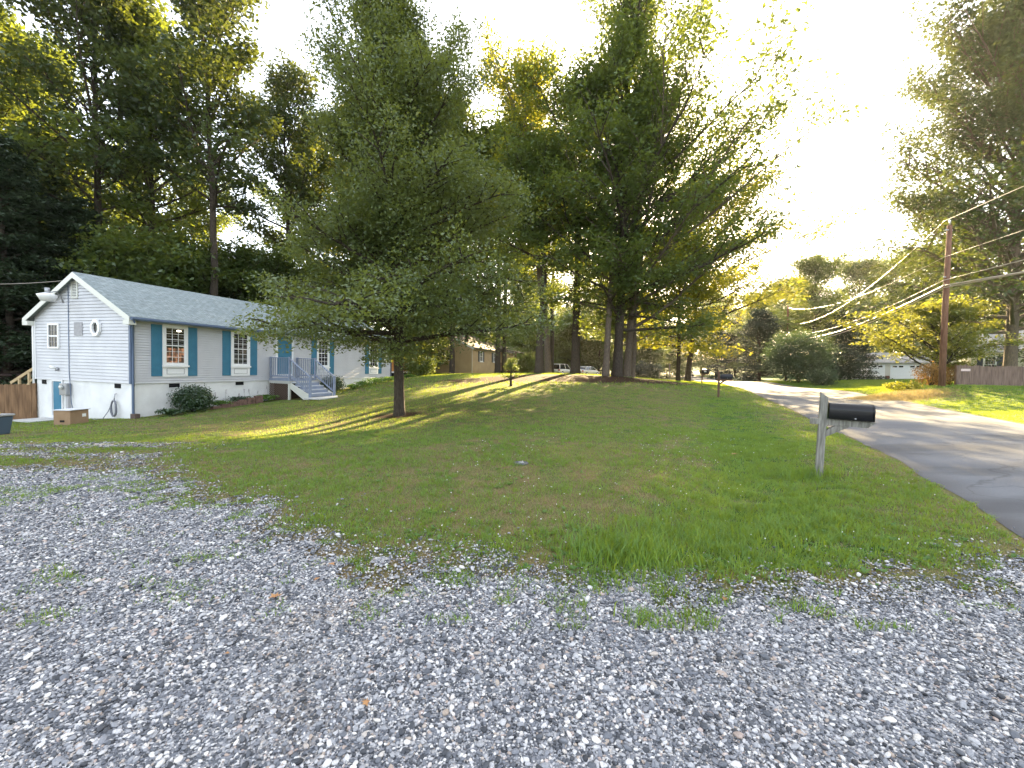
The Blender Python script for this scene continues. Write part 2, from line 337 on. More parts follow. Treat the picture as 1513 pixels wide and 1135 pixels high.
peb = bpy.data.objects.new('gravel', pts); col.objects.link(peb); tag(peb, 'loose blue-grey and white rounded pebbles covering the driveway', 'gravel', kind='stuff')
pm = pebble_mat(); pts.materials.append(pm)
ng = bpy.data.node_groups.new('pebble_scatter', 'GeometryNodeTree')
ng.interface.new_socket(name='Geometry', in_out='INPUT', socket_type='NodeSocketGeometry'); ng.interface.new_socket(name='Geometry', in_out='OUTPUT', socket_type='NodeSocketGeometry')
N = ng.nodes.new; gi = N('NodeGroupInput'); go = N('NodeGroupOutput'); ico = N('GeometryNodeMeshIcoSphere'); ico.inputs['Subdivisions'].default_value = 2; ico.inputs['Radius'].default_value = 1
sp_ = N('GeometryNodeSetPosition'); nz = N('ShaderNodeTexNoise'); nz.inputs['Scale'].default_value = .9; vm = N('ShaderNodeVectorMath'); vm.operation = 'SUBTRACT'; vm.inputs[1].default_value = (.5, .5, .5)
vs_ = N('ShaderNodeVectorMath'); vs_.operation = 'SCALE'; vs_.inputs['Scale'].default_value = .9
ng.links.new(nz.outputs['Color'], vm.inputs[0]); ng.links.new(vm.outputs[0], vs_.inputs[0]); ng.links.new(vs_.outputs[0], sp_.inputs['Offset'])
sm_ = N('GeometryNodeSetShadeSmooth'); st_ = N('GeometryNodeSetMaterial'); st_.inputs['Material'].default_value = pm
ng.links.new(ico.outputs[0], sp_.inputs[0]); ng.links.new(sp_.outputs[0], sm_.inputs[0]); ng.links.new(sm_.outputs[0], st_.inputs[0])
m2p = N('GeometryNodeMeshToPoints'); iop = N('GeometryNodeInstanceOnPoints'); ng.links.new(gi.outputs[0], m2p.inputs[0]); ng.links.new(m2p.outputs[0], iop.inputs['Points']); ng.links.new(st_.outputs[0], iop.inputs['Instance'])
for nm, sk in (('psc', 'Scale'), ('prot', 'Rotation')):
    na = N('GeometryNodeInputNamedAttribute'); na.data_type = 'FLOAT_VECTOR'; na.inputs['Name'].default_value = nm; ng.links.new(na.outputs['Attribute'], iop.inputs[sk])
ng.links.new(iop.outputs[0], go.inputs[0])
md = peb.modifiers.new('scatter', 'NODES'); md.node_group = ng

# road
def road_mat():
    m = bpy.data.materials.new('asphalt'); m.use_nodes = True; n = m.node_tree; L = n.links.new; b = n.nodes['Principled BSDF']
    tc = n.nodes.new('ShaderNodeTexCoord')
    def noise(s, d, mp=None):
        t = n.nodes.new('ShaderNodeTexNoise'); t.inputs['Scale'].default_value = s; t.inputs['Detail'].default_value = d
        if mp:
            q = n.nodes.new('ShaderNodeMapping'); q.inputs['Rotation'].default_value = (0, 0, R(-62)); q.inputs['Scale'].default_value = mp; L(tc.outputs['Object'], q.inputs[0]); L(q.outputs[0], t.inputs['Vector'])
        else: L(tc.outputs['Object'], t.inputs['Vector'])
        return t
    def ramp(s, a, b_, p0=.3, p1=.7):
        r = n.nodes.new('ShaderNodeValToRGB'); r.color_ramp.elements[0].position = p0; r.color_ramp.elements[1].position = p1
        r.color_ramp.elements[0].color = (*a, 1); r.color_ramp.elements[1].color = (*b_, 1); L(s, r.inputs[0]); return r
    a = ramp(noise(1.2, 5, (.15, 1.3, 1)).outputs['Fac'], (.078, .082, .092), (.115, .121, .134))
    g = ramp(noise(160, 3).outputs['Fac'], (.6, .6, .6), (1.35, 1.35, 1.35))
    p = ramp(noise(.5, 3, (.6, 1.6, 1)).outputs['Fac'], (.75, .75, .76), (1.1, 1.1, 1.1), .42, .5)
    def mul(x, y):
        q = n.nodes.new('ShaderNodeMix'); q.data_type = 'RGBA'; q.blend_type = 'MULTIPLY'; q.inputs[0].default_value = 1; L(x, q.inputs[6]); L(y, q.inputs[7]); return q.outputs[2]
    c = mul(mul(a.outputs[0], g.outputs[0]), p.outputs[0])
    at = n.nodes.new('ShaderNodeAttribute'); at.attribute_name = 'edge'
    vo = n.nodes.new('ShaderNodeTexVoronoi'); vo.feature = 'DISTANCE_TO_EDGE'; vo.inputs['Scale'].default_value = .42
    wn = n.nodes.new('ShaderNodeVectorMath'); wn.operation = 'MULTIPLY_ADD'; wn.inputs[1].default_value = (1.6, 1.6, 0); L(noise(1.1, 6).outputs['Color'], wn.inputs[0]); L(tc.outputs['Object'], wn.inputs[2]); L(wn.outputs[0], vo.inputs['Vector'])
    ck = ramp(vo.outputs['Distance'], (.65, .65, .65), (1, 1, 1), .002, .010); c = mul(c, ck.outputs[0])
    q = n.nodes.new('ShaderNodeMix'); q.data_type = 'RGBA'; L(at.outputs['Fac'], q.inputs[0]); L(c, q.inputs[6]); q.inputs[7].default_value = (.05, .048, .05, 1)
    L(q.outputs[2], b.inputs['Base Color']); b.inputs['Roughness'].default_value = .8; b.inputs['Specular IOR Level'].default_value = .3
    bp = n.nodes.new('ShaderNodeBump'); bp.inputs['Strength'].default_value = .5; bp.inputs['Distance'].default_value = .006
    L(noise(120, 3).outputs['Fac'], bp.inputs['Height']); L(bp.outputs[0], b.inputs['Normal']); return m
ry = np.concatenate([np.arange(-13, 30, .2), np.arange(30, 168, .8)]); tt = np.linspace(0, 1, 41)
Yg = np.repeat(ry[:, None], 41, 1); a_, b_ = road_left(ry), road_right(ry)
rag = (vnoise(ry, ry * 0, .5, 5) - .5) * .16
Xg = (a_ + rag)[:, None] * (1 - tt) + b_[:, None] * tt
crown = .06 * (1 - (2 * tt - 1) ** 2)[None, :] + .006 + np.clip(ry - 12, 0, 60)[:, None] * .0008
ed = np.clip(1 - tt / .10, 0, 1)[None, :] * .75 * (vnoise(Yg, Xg, .8, 6) * .8 + .5)
tag(sheet('road', Xg, Yg, H(Xg, Yg) + crown, road_mat(), attrs={'edge': np.broadcast_to(ed, Xg.shape).ravel()}), kind='structure')
# cracks and patches on the asphalt

# ------------------------------------------------------------------ grass
def blades(name, x, y, z, h, wd, mat_, lean=.5, parent=None, segs=2):
    n = len(x); az = rng.uniform(0, 6.283, n); dx, dy = np.cos(az), np.sin(az); wx, wy = -dy * wd / 2, dx * wd / 2
    # turn the flat of the blade at random relative to its lean
    tw = rng.uniform(0, 6.283, n); wx, wy = np.cos(tw) * wd / 2, np.sin(tw) * wd / 2
    ln = h * lean * rng.uniform(.2, 1.3, n)
    P = lambda fx, fz, s: np.stack([x + dx * ln * fx + wx * s, y + dy * ln * fx + wy * s, z + h * fz], -1)
    if segs == 1:
        V = np.stack([P(0, -.05, 1), P(0, -.05, -1), P(1, .9, 0)], 1).reshape(-1, 3)
        return npmesh(name, V, np.arange(n * 3), 3, mat_, parent)
    V = np.stack([P(0, -.05, 1), P(0, -.05, -1), P(.3, .6, .8), P(.3, .6, -.8), P(1, 1, 0)], 1).reshape(-1, 3)
    b = (np.arange(n) * 5)[:, None]
    f = np.concatenate([b + [0, 1, 3, 2], b + [2, 3, 4]], 1).ravel()
    return npmesh(name, V, f, np.tile([4, 3], n), mat_, parent)
M_grass = leaf_mat('grass', (.036, .112, .013), (.112, .232, .034), (.52, .60, .04), tmix=.36, gloss=.035, grough=.5, clump=4)
M_dry = leaf_mat('dry_grass', (.16, .13, .06), (.30, .25, .13), (.45, .34, .12), tmix=.35, gloss=.03)
M_weed = leaf_mat('weed_leaf', (.05, .12, .02), (.12, .22, .05), (.25, .4, .05), tmix=.35, gloss=.03)
def lawn_ok(x, y):
    g = gravel_in(x, y) + ragged(x, y)
    off = (x < road_left(y) - .05 + (vnoise(x, y, .3, 3) - .5) * .2) | (x > road_right(y) + .05 + (vnoise(x, y, .3, 3) - .5) * .25)
    return off, g
def grass_d(base, side):
    def fn(x, y):
        off, g = lawn_ok(x, y); mul = mulch_mask(x, y); dr = dry_mask(x, y)
        patch = np.clip((vnoise(x, y, .13, 15) * .45 + vnoise(x, y, .35, 11) * .45 + vnoise(x, y, 1.1, 12) * .4 - .42) * 3.0, .06, 1)
        on_gravel = .07 * np.clip((vnoise(x, y, .22, 13) * .6 + vnoise(x, y, 1.2, 14) * .6 - .68) * 12, 0, 1) * (y < 9)
        on_gravel = on_gravel + .16 * (vnoise(x, y, .13, 21) > .74) * np.exp(-np.clip(g, 0, 5) / .5)
        d = np.where(g < 0, patch * (1 - .93 * dr) * np.clip(-g / .12, .15, 1), on_gravel * 6)
        inhouse = house_mask(x, y)
        return base * d * off * (1 - mul * .97) * view_ok(x, y, 1.5) * ~inhouse
    return fn
HC = np.array([-14.391, 16.45]); HTH = .312; HD = np.array([math.sin(HTH), math.cos(HTH)]); HN = np.array([-HD[1], HD[0]])
HL, HW, HZB = 17.126, 5.838, EYE - .631
def hloc(x, y):
    ax, ay = x - HC[0], y - HC[1]; return ax * HD[0] + ay * HD[1], ax * HN[0] + ay * HN[1]
def house_mask(x, y):
    t, n_ = hloc(x, y); return ((t > -.02) & (t < HL) & (n_ > -.02) & (n_ < HW)) | ((t > 6) & (t < 8.1) & (n_ < 0) & (n_ > -3.6))
grass = []
x, y = scatter(grass_d(6500, 0), -8, 9.5, 2.6, 6.2, 6500)
hh = rng.uniform(.018, .050, len(x)) * (.55 + .95 * vnoise(x, y, .16, 16)) * (1 + .9 * np.exp(-((road_left(y) - x - 2.6) / 1.0) ** 2))
g1 = blades('lawn_grass', x, y, H(x, y), hh, rng.uniform(.005, .009, len(x)), M_grass, 1.0); grass.append(g1)
x, y = scatter(grass_d(3000, 0), -14, 16, 6.2, 12, 3000)
g2 = blades('lawn_grass', x, y, H(x, y), rng.uniform(.022, .055, len(x)) * (1 + .7 * np.exp(-((road_left(y) - x - 2.6) / 1.0) ** 2)), rng.uniform(.009, .016, len(x)), M_grass, .9, segs=1)
x, y = scatter(grass_d(900, 0), -24, 30, 12, 24, 900)
g3 = blades('lawn_grass', x, y, H(x, y), rng.uniform(.03, .06, len(x)), rng.uniform(.014, .024, len(x)), M_grass, .8, segs=1)
x, y = scatter(grass_d(330, 0), -20, 60, 24, 58, 330)
g4 = blades('lawn_grass', x, y, H(x, y), rng.uniform(.05, .11, len(x)), rng.uniform(.03, .05, len(x)), M_grass, .8, segs=1)
for g_, lb in ((g1, 'green lawn grass beside the gravel'), (g2, 'green lawn grass around the mailbox post'), (g3, 'green lawn grass around the shade tree'), (g4, 'sunlit lawn grass across the road')):
    tag(g_, lb, 'grass', kind='stuff')
def tuft_d(x, y):
    off, g = lawn_ok(x, y); return 55 * off * (g < -.05) * np.clip((vnoise(x, y, .8, 51) - .35) * 3, 0, 1) * view_ok(x, y) * ~house_mask(x, y)
tx, ty = scatter(tuft_d, -9, 10, 3, 12, 55); kk = 13; x = np.repeat(tx, kk) + rng.normal(0, .022, len(tx) * kk); y = np.repeat(ty, kk) + rng.normal(0, .022, len(tx) * kk)
tag(blades('coarse_grass', x, y, H(x, y), np.repeat(rng.uniform(.035, .085, len(tx)), kk) * rng.uniform(.6, 1.1, len(x)), rng.uniform(.005, .009, len(x)), M_grass, 1.0), 'coarser darker grass tufts dotted over the near lawn', 'grass', kind='stuff')
# dry thatch in the bare border
def dry_d(x, y):
    off, g = lawn_ok(x, y); return 2600 * dry_mask(x, y) * np.clip((.55 - g) * 2, 0, 1) * off * view_ok(x, y) * ~house_mask(x, y)
x, y = scatter(dry_d, -10, 8, 2.6, 9, 2600)
tag(blades('dry_grass', x, y, H(x, y), rng.uniform(.012, .035, len(x)), rng.uniform(.004, .008, len(x)), M_dry, 1.4, segs=1), 'dry tan grass along the gravel edge', 'grass', kind='stuff')
# long grass tuft by the gravel, and along the ditch
def clump(name, cx, cy, rx, ry_, n, h0, h1, mat_, lb, wd=.008, lean=.7):
    a = rng.normal(0, .5, n) * rx + cx; b = rng.normal(0, .5, n) * ry_ + cy
    return tag(blades(name, a, b, H(a, b), rng.uniform(h0, h1, n), rng.uniform(wd * .6, wd * 1.3, n), mat_, lean), lb, 'grass', kind='stuff')
clump('tall_grass', .98, 3.75, .55, .42, 1500, .06, .20, M_grass, 'tall bright grass tuft at the gravel edge', .008, .8)
clump('tall_grass', 1.9, 4.3, 1.2, .5, 2200, .05, .14, M_grass, 'long grass in the shallow ditch', .007, .8)
clump('tall_grass', 4.75, 6.9, .5, .35, 700, .05, .22, M_grass, 'long grass around the wooden mailbox post', .008, .5)
mx_, my_ = MOUND[0], MOUND[1]
a = rng.normal(0, 1, 15000); b = rng.normal(0, 1, 15000); k = (a * a + b * b < 5) & (vnoise(a, b, .35, 41) > .28)
a, b = a[k], b[k]; hh = np.exp(-(a * a + b * b) / 3) * np.where(b > 0, 1, .75)
a, b = a * 1.75 + mx_, b * .85 + my_ + .9 + a * .25
tag(blades('dry_meadow_grass', a, b, H(a, b), rng.uniform(.10, .50, len(a)) * hh, rng.uniform(.006, .018, len(a)), M_dry, .6), 'tall straw-coloured grass in front of the utility pole', 'grass', kind='stuff')
# broad leaved weeds and clover
def rosettes(name, cx, cy, n, l, mat_, lb):
    V = []; F_ = []; 
    for i in range(len(cx)):
        z0 = Hs(cx[i], cy[i])
        for j in range(n):
            az = j * 2.4 + random.random(); L_ = l * random.uniform(.6, 1.2); ca, sa = math.cos(az), math.sin(az); w_ = L_ * .32
            up = random.uniform(.25, .8) * L_
            p = [(0, 0, 0), (L_ * .5, w_, up * .8), (L_, 0, up), (L_ * .5, -w_, up * .8)]
            k = len(V); V += [(cx[i] + q[0] * ca - q[1] * sa, cy[i] + q[0] * sa + q[1] * ca, z0 + .005 + q[2]) for q in p]; F_ += [k, k + 1, k + 2, k + 3]
    return tag(npmesh(name, V, F_, 4, mat_), lb, 'weeds', kind='stuff')
wx_ = np.concatenate([rng.uniform(-1.5, 4.6, 90), rng.normal(1.0, .5, 40), rng.uniform(-3, 4, 60)]); wy_ = np.concatenate([rng.uniform(3.1, 4.4, 90), rng.normal(3.5, .3, 40), rng.uniform(3.6, 7, 60)])
k = (gravel_in(wx_, wy_) + ragged(wx_, wy_) < .12) & (wx_ < road_left(wy_) - .2); rosettes('weeds', wx_[k], wy_[k], 7, .045, M_weed, 'broad leaved weeds growing along the gravel edge')
M_flower = mat('clover_white', (.7, .7, .66))
fx_ = rng.uniform(-1, 6, 420); fy_ = rng.uniform(3.6, 11, 420); k = (gravel_in(fx_, fy_) < -.3) & (fx_ < road_left(fy_) - .3) & (vnoise(fx_, fy_, 1.2, 31) > .5); fx_, fy_ = fx_[k], fy_[k]
mb = MB()
for a, b in zip(fx_, fy_):
    c = Hs(a, b) + random.uniform(.03, .07); r_ = random.uniform(.004, .009)
    mb.add([(a - r_, b, c), (a, b - r_, c), (a + r_, b, c), (a, b + r_, c), (a, b, c + r_), (a, b, c - r_)], [(0, 1, 4), (1, 2, 4), (2, 3, 4), (3, 0, 4), (1, 0, 5), (2, 1, 5), (3, 2, 5), (0, 3, 5)])
tag(mb.build('clover_flowers', M_flower), 'tiny white clover flowers scattered over the near lawn', 'flowers', kind='stuff')
# fallen leaves
M_fall = mat('fallen_leaf', (.30, .13, .05), .7, (.42, .26, .12), 3)
def fallen(u, v, s, lb):
    r_ = ray(u, v); k_ = 1.0
    for Y in np.arange(1, 30, .05):
        p = r_ * (Y / r_[1]) + np.array([0, 0, EYE])
        if p[2] < Hs(p[0], p[1]) + .03: break
    a = random.uniform(0, 6.28); pl = [(1, 0), (.45, .25), (.3, .7), (0, .3), (-.5, .55), (-.35, .1), (-1, 0), (-.35, -.15), (-.5, -.5), (0, -.3), (.35, -.65), (.45, -.2)]
    V = [(0, 0, .25 * s)] + [(q[0] * s, q[1] * s, .35 * s * abs(q[1]) + random.uniform(0, .12) * s) for q in pl]
    mb = MB().add(V, [(0, i, i % 12 + 1) for i in range(1, 13)])
    o = mb.build('fallen_leaf', M_fall); o.location = (p[0], p[1], Hs(p[0], p[1]) + .03); o.rotation_euler = (0, 0, a)
    md = o.modifiers.new('thickness', 'SOLIDIFY'); md.thickness = .001
    return tag(o, lb, 'fallen leaf', 'fallen leaves on the gravel and lawn')
fallen(490, 836, .035, 'small orange leaf on the gravel just below the lawn edge'); fallen(468, 857, .03, 'reddish leaf lying on the gravel, second from the lawn edge')
fallen(407, 883, .05, 'long tan curled leaf lying on the open gravel'); fallen(336, 968, .016, 'tiny orange leaf alone on the gravel')
fallen(1071, 887, .035, 'orange brown leaf at the edge of the gravel below the tall grass tuft')
fallen(1085, 672, .09, 'reddish leaf on the lawn left of the mailbox'); fallen(540, 1043, .03, 'flat tan leaf low in the foreground gravel')

# ------------------------------------------------------------------ trees
M_bark = mat('bark', (.035, .027, .020), .95, (.075, .06, .045), 6, .9, 14, stretch=(6, 6, 1), dist=.04)
M_bark2 = mat('bark_grey', (.085, .068, .052), .95, (.16, .125, .09), 5, .9, 14, stretch=(6, 6, 1), dist=.04)
M_leaf = leaf_mat('leaf_shade_tree', (.048, .080, .022), (.105, .140, .042), (.34, .38, .04), tmix=.32, gloss=.06, clump=.5)
M_leafd = leaf_mat('leaf_woods', (.036, .068, .018), (.082, .125, .030), (.27, .32, .03), tmix=.38, gloss=.05, clump=.25)
M_leafy = leaf_mat('leaf_yellow_green', (.055, .09, .014), (.11, .145, .02), (.50, .47, .035), tmix=.46, gloss=.03, clump=.3)
M_leafk = leaf_mat('leaf_dark_oak', (.020, .042, .014), (.052, .080, .024), (.16, .19, .02), tmix=.30, gloss=.05, clump=.25)
M_leafm = leaf_mat('leaf_mid_green', (.045, .075, .015), (.09, .12, .022), (.40, .40, .035), tmix=.42, gloss=.04, clump=.3)
M_leafc = leaf_mat('leaf_conifer', (.014, .028, .012), (.034, .055, .022), (.05, .08, .02), tmix=.12, gloss=.05, clump=.8)
M_leafb = leaf_mat('leaf_shrub', (.014, .040, .012), (.040, .085, .022), (.10, .16, .02), tmix=.25, gloss=.08, clump=1.5)
M_leafr = leaf_mat('leaf_russet', (.14, .075, .03), (.24, .17, .05), (.55, .28, .06), tmix=.45, gloss=.03, clump=1.5)
def leaves(name, anchors, sig, per, size, mat_, rg, parent=None, flat=.45, droop=0.0, asp=.5, upb=.9):
    """anchors (n,3); sig (n,) spread; per leaves per anchor"""
    n = len(anchors); A_ = np.repeat(anchors, per, 0); S = np.repeat(sig, per)
    o = rg.normal(0, 1, (n * per, 3)); o *= np.minimum(1, 1.7 / np.maximum(.01, np.linalg.norm(o, axis=1)))[:, None]; o[:, 2] *= flat; P = A_ + o * S[:, None]
    P[:, 2] -= droop * (o[:, 0] ** 2 + o[:, 1] ** 2) * S * .4
    m_ = len(P); nr = rg.normal(0, 1, (m_, 3)); nr[:, 2] = np.abs(nr[:, 2]) * .7 + upb; nr /= np.linalg.norm(nr, axis=1)[:, None]
    t = rg.normal(0, 1, (m_, 3)); t -= nr * (t * nr).sum(1)[:, None]; t /= np.linalg.norm(t, axis=1)[:, None]; b = np.cross(nr, t)
    s = (size * rg.uniform(.6, 1.25, m_))[:, None]
    V = np.stack([P - t * s * .5, P + b * s * asp * .5 - nr * s * .06, P + t * s * .5, P - b * s * asp * .5 - nr * s * .06], 1).reshape(-1, 3)
    return npmesh(name, V, np.arange(m_ * 4), 4, mat_, parent)
def tree(name, seed, loc, Ht, r0, cb, prof, nl, nsec, per, lsize, lmat, bmat, e0=.1, e1=1.0, sig=.45, flat=.45, lean=(0, 0), droop=0, hide_low=0, wob=.012, curve=.25, bias=None, top=.97, upb=.9, stems=1, trunk_k=9, bscale=1, vary=.6, ep=.7):
    """prof(h 0..1 within the crown) = crown radius; limbs leave the trunk between cb and the top"""
    rg = np.random.default_rng(seed); root = empty(name, loc)
    tb = MB(); n = 14; tp = []
    wx0, wy0 = rg.normal(0, 1, n).cumsum() * wob * Ht, rg.normal(0, 1, n).cumsum() * wob * Ht
    for i in range(n):
        f = i / (n - 1); k = min(1, f * 3); tp.append(Vector((wx0[i] * k * .35 + lean[0] * f, wy0[i] * k * .35 + lean[1] * f, f * Ht * top)))
    tp[0].z = -.25
    rad = [r0 * (1 - i / (n - 1)) ** .75 * .92 + .012 * bscale for i in range(n)]; rad[0] = r0 * 1.45; tp.insert(1, Vector((tp[1].x * .1, tp[1].y * .1, r0 * .9))); rad.insert(1, r0 * 1.08)
    tb.tube(tp, rad, trunk_k)
    def at(h):
        for a, b, ra, rb in zip(tp, tp[1:], rad, rad[1:]):
            if a.z <= h <= b.z: k = (h - a.z) / (b.z - a.z); return a.lerp(b, k), ra + (rb - ra) * k
        return tp[-1], rad[-1]
    anch = []; sg = []
    az0 = rg.uniform(0, 6.28)
    for i in range(nl):
        f = ((i + rg.uniform(0, .8)) / nl) ** .9; h = Ht * (cb + (top - .02 - cb) * f); p, rt = at(h)
        az = az0 + i * 2.39996 + rg.normal(0, .25); Lr = prof(f) * rg.uniform(vary, 1.12)
        if bias: Lr *= 1 + bias[1] * math.cos(az - bias[0])
        el = e0 + (e1 - e0) * f ** ep + rg.normal(0, .14); d = Vector((math.cos(az) * math.cos(el), math.sin(az) * math.cos(el), math.sin(el)))
        Ll = min(Lr / max(.35, math.cos(el)), (Ht * 1.02 - h) / max(.25, math.sin(el) + curve * .15) + .35 * bscale); pts = [p]; q = p.copy(); m_ = 7
        for j in range(m_):
            d = (d + Vector((rg.normal(0, .09), rg.normal(0, .09), curve * (.12 if j < m_ / 2 else -.16) + rg.normal(0, .05)))).normalized(); q = q + d * (Ll / m_); pts.append(q)
        lr = min(rt * .55, .035 * bscale + Ll * .012); rr = [lr * (1 - j / (m_ + .3)) ** .8 + .006 * bscale for j in range(m_ + 1)]; tb.tube(pts, rr, 5, False)
        ns_ = int(min(nsec * 2, max(3, nsec * (.35 + .65 * Ll / max(.5, prof(.35))))))
        for j in range(ns_):
            g = .22 + .78 * (j + rg.uniform(0, 1)) / ns_; k = g * m_; a = int(min(k, m_ - 1)); b0 = pts[a].lerp(pts[a + 1], k - a)
            dd = (pts[a + 1] - pts[a]).normalized(); sa = (1 if j % 2 else -1) * rg.uniform(.5, 1.1)
            dd = Matrix.Rotation(sa, 3, 'Z') @ dd; dd.z += rg.normal(.05, .2); dd.normalize(); l2 = Ll * (.42 - .22 * g) * rg.uniform(.6, 1.3) + .15 * sig
            e = b0 + dd * l2; mid = b0.lerp(e, .55) + Vector((0, 0, l2 * .06)); tb.tube([b0, mid, e], [lr * .32 + .004 * bscale, lr * .2 + .003 * bscale, .002 * bscale], 3, False)
            for s_ in ((.45, .8, 1.08) if l2 > 1.3 * sig else (.6, 1.05)):
                c = b0.lerp(e, s_); anch.append((c.x, c.y, c.z - droop * l2 * s_ * .2)); sg.append(sig * rg.uniform(.65, 1.25))
        anch.append(tuple(pts[-1])); sg.append(sig)
    tb.build('trunk', bmat, root)
    leaves('crown', np.array(anch), np.array(sg), per, lsize, lmat, rg, root, flat, droop, upb=upb)
    root['_n'] = len(anch) * per; del root['_n']
    return root
def copy_tree(o, loc, rz, s=1, parent=None):
    c = o.copy(); col.objects.link(c); c.location = loc; c.rotation_euler = (0, 0, rz); c.scale = (s, s, s)
    for ch in o.children:
        d = ch.copy(); col.objects.link(d); d.parent = c
    return c
def onground(u, Y, dz=0):
    p = spot(u, 550, Y); return (p[0], Y, Hs(p[0], Y) - dz)

# the shade tree on the lawn
p = onground(590, 15)
t1 = tree('shade_tree', 5, p, 12.7, .185, .17, lambda f: 5.0 * (1 - f) ** .66 * (.95 + .07 * math.sin(11 * f)) + .25, 150, 12, 45, .115, M_leaf, M_bark, e0=.0, e1=1.2, sig=.28, flat=.8, droop=.5, wob=.004, curve=.2, upb=.6, vary=.42, bias=(0, .12), ep=1.15)
tag(t1, 'broad shade tree with dense fine foliage standing alone in the middle of the lawn', 'tree')

# cluster of tall trees on the mulch bed
def T(name, seed, u, Y, lb, grp=None, **k):
    t = tree(name, seed, onground(u, Y), **k); tag(t, lb, 'tree', grp); return t
gC = 'tall trees on the mulch bed'
T('tall_tree', 11, 912, 32, 'tallest dark trunked tree on the mulch bed, reaching the top of the photo', gC, Ht=30, r0=.36, cb=.11, prof=lambda f: (8.4 if f < .4 else 4.4) * (1 - f) ** .35 + .6, nl=96, nsec=8, per=29, lsize=.28, lmat=M_leafd, bmat=M_bark, vary=.35, curve=.1, e0=.1, e1=1.35, flat=.8, sig=.46, lean=(.6, 0), wob=.004, bias=(0, .22))
T('tall_tree', 12, 895, 31.5, 'grey trunk just left of the tallest dark trunk on the mulch bed', gC, Ht=23, r0=.24, cb=.2, prof=lambda f: 4.2 * (1 - f) ** .5 + .7, nl=34, nsec=7, per=29, lsize=.28, lmat=M_leafd, bmat=M_bark2, vary=.35, curve=.1, e0=.3, e1=1.3, flat=.8, sig=.44, wob=.004, lean=(.7, 0))
T('leaning_tree', 13, 926, 33, 'grey brown trunk leaning right, just right of the tallest dark trunk', gC, Ht=20, r0=.30, cb=.14, prof=lambda f: 8.0 * (1 - f) ** .4 + .8, nl=60, nsec=8, per=29, lsize=.28, lmat=M_leafd, bmat=M_bark2, vary=.35, curve=.1, e0=.1, e1=1.2, flat=.8, sig=.44, lean=(1.0, -.5), bias=(0, .55), wob=.004)
T('leaning_tree', 14, 934, 33.8, 'thin sunlit trunk at the right end of the mulch bed trunks', gC, Ht=17, r0=.2, cb=.16, prof=lambda f: 6.0 * (1 - f) ** .4 + .7, nl=46, nsec=7, per=26, lsize=.26, lmat=M_leafd, bmat=M_bark2, vary=.35, curve=.1, e0=.2, e1=1.2, flat=.8, sig=.42, lean=(1.4, 0), bias=(0, .5))
T('tall_tree', 15, 850, 35, 'thick dark trunk with forked limbs between the two parked white cars', gC, Ht=22, r0=.38, cb=.37, prof=lambda f: 6.2 * (1 - f) ** .5 + .8, nl=54, nsec=8, per=29, lsize=.29, lmat=M_leafd, bmat=M_bark, vary=.35, curve=.1, e0=.15, e1=1.3, flat=.8, sig=.45, lean=(.5, 0), wob=.006)
T('tall_tree', 16, 797, 34, 'flared leafy based tree left of both parked cars', gC, Ht=17, r0=.36, cb=.46, prof=lambda f: 5.4 * (1 - f) ** .5 + .7, nl=50, nsec=8, per=29, lsize=.27, lmat=M_leafd, bmat=M_bark, vary=.35, curve=.1, e0=0, e1=1.2, flat=.8, sig=.44)
T('tall_tree', 17, 810, 35.5, 'orange sunlit trunk left of the first parked car', gC, Ht=24, r0=.28, cb=.45, prof=lambda f: 4.5 * (1 - f) ** .5 + .7, nl=34, nsec=7, per=26, lsize=.3, lmat=M_leafy, bmat=M_bark2, vary=.35, curve=.1, e0=.3, e1=1.3, flat=.8, sig=.48, lean=(-1.5, 1))
T('sapling', 18, 755, 23.5, 'tiny dark sapling standing alone on the lawn in front of the tan neighbour house', None, Ht=1.25, r0=.07, cb=.3, prof=lambda f: .3 * (1 - f) ** .5 + .12, nl=14, nsec=4, per=12, lsize=.10, lmat=M_leafd, bmat=M_bark, e0=.2, e1=1.1, sig=.12)
T('overhanging_tree', 19, 1002, 47, 'sunlit yellow green tree beyond the mulch bed, left of the road', None, Ht=14, r0=.24, cb=.26, prof=lambda f: 6.0 * (1 - f) ** .5 + .8, nl=40, nsec=7, per=34, lsize=.36, lmat=M_leafy, bmat=M_bark, e0=-.05, e1=1.1, sig=.8)
T('overhanging_tree', 20, 1016, 50, 'tree beside the road whose sunlit branches reach out over the asphalt', None, Ht=21, r0=.34, cb=.32, prof=lambda f: 8.8 * (1 - f) ** .45 + .8, nl=56, nsec=8, per=34, lsize=.34, lmat=M_leafm, bmat=M_bark, e0=.0, e1=1.1, sig=.75, bias=(0, .45), lean=(1, 0))

# woods: four kinds grown once, then copied
def big(seed, Ht, r0, cb, rad, lm, **k):   # one of each kind
    return tree('woodland_tree', seed, (0, 0, 0), Ht, r0, cb, lambda f: rad * (1 - f) ** .5 * (.85 + .2 * math.sin(7 * f + seed)) + .9, k.pop('nl', 44), 6, k.pop('per', 24), .40, lm, M_bark, e0=.2, e1=1.25, sig=.56, flat=.75, vary=.4, wob=.006, bscale=1.4, **k)
K = [big(31, 30, .34, .42, 5.6, M_leafk), big(32, 27, .30, .40, 5.6, M_leafd), big(33, 31, .32, .42, 5.6, M_leafk, per=26), big(34, 22, .28, .18, 5.8, M_leafd), big(37, 29, .3, .36, 5.4, M_leafm, per=26)]
hem = tree('hemlock', 35, (0, 0, 0), 17, .25, .04, lambda f: 4.6 * (1 - f) ** .8 + .4, 84, 8, 34, .26, M_leafc, M_bark, e0=-.25, e1=.5, sig=.5, flat=.25, droop=.8, upb=1.2)
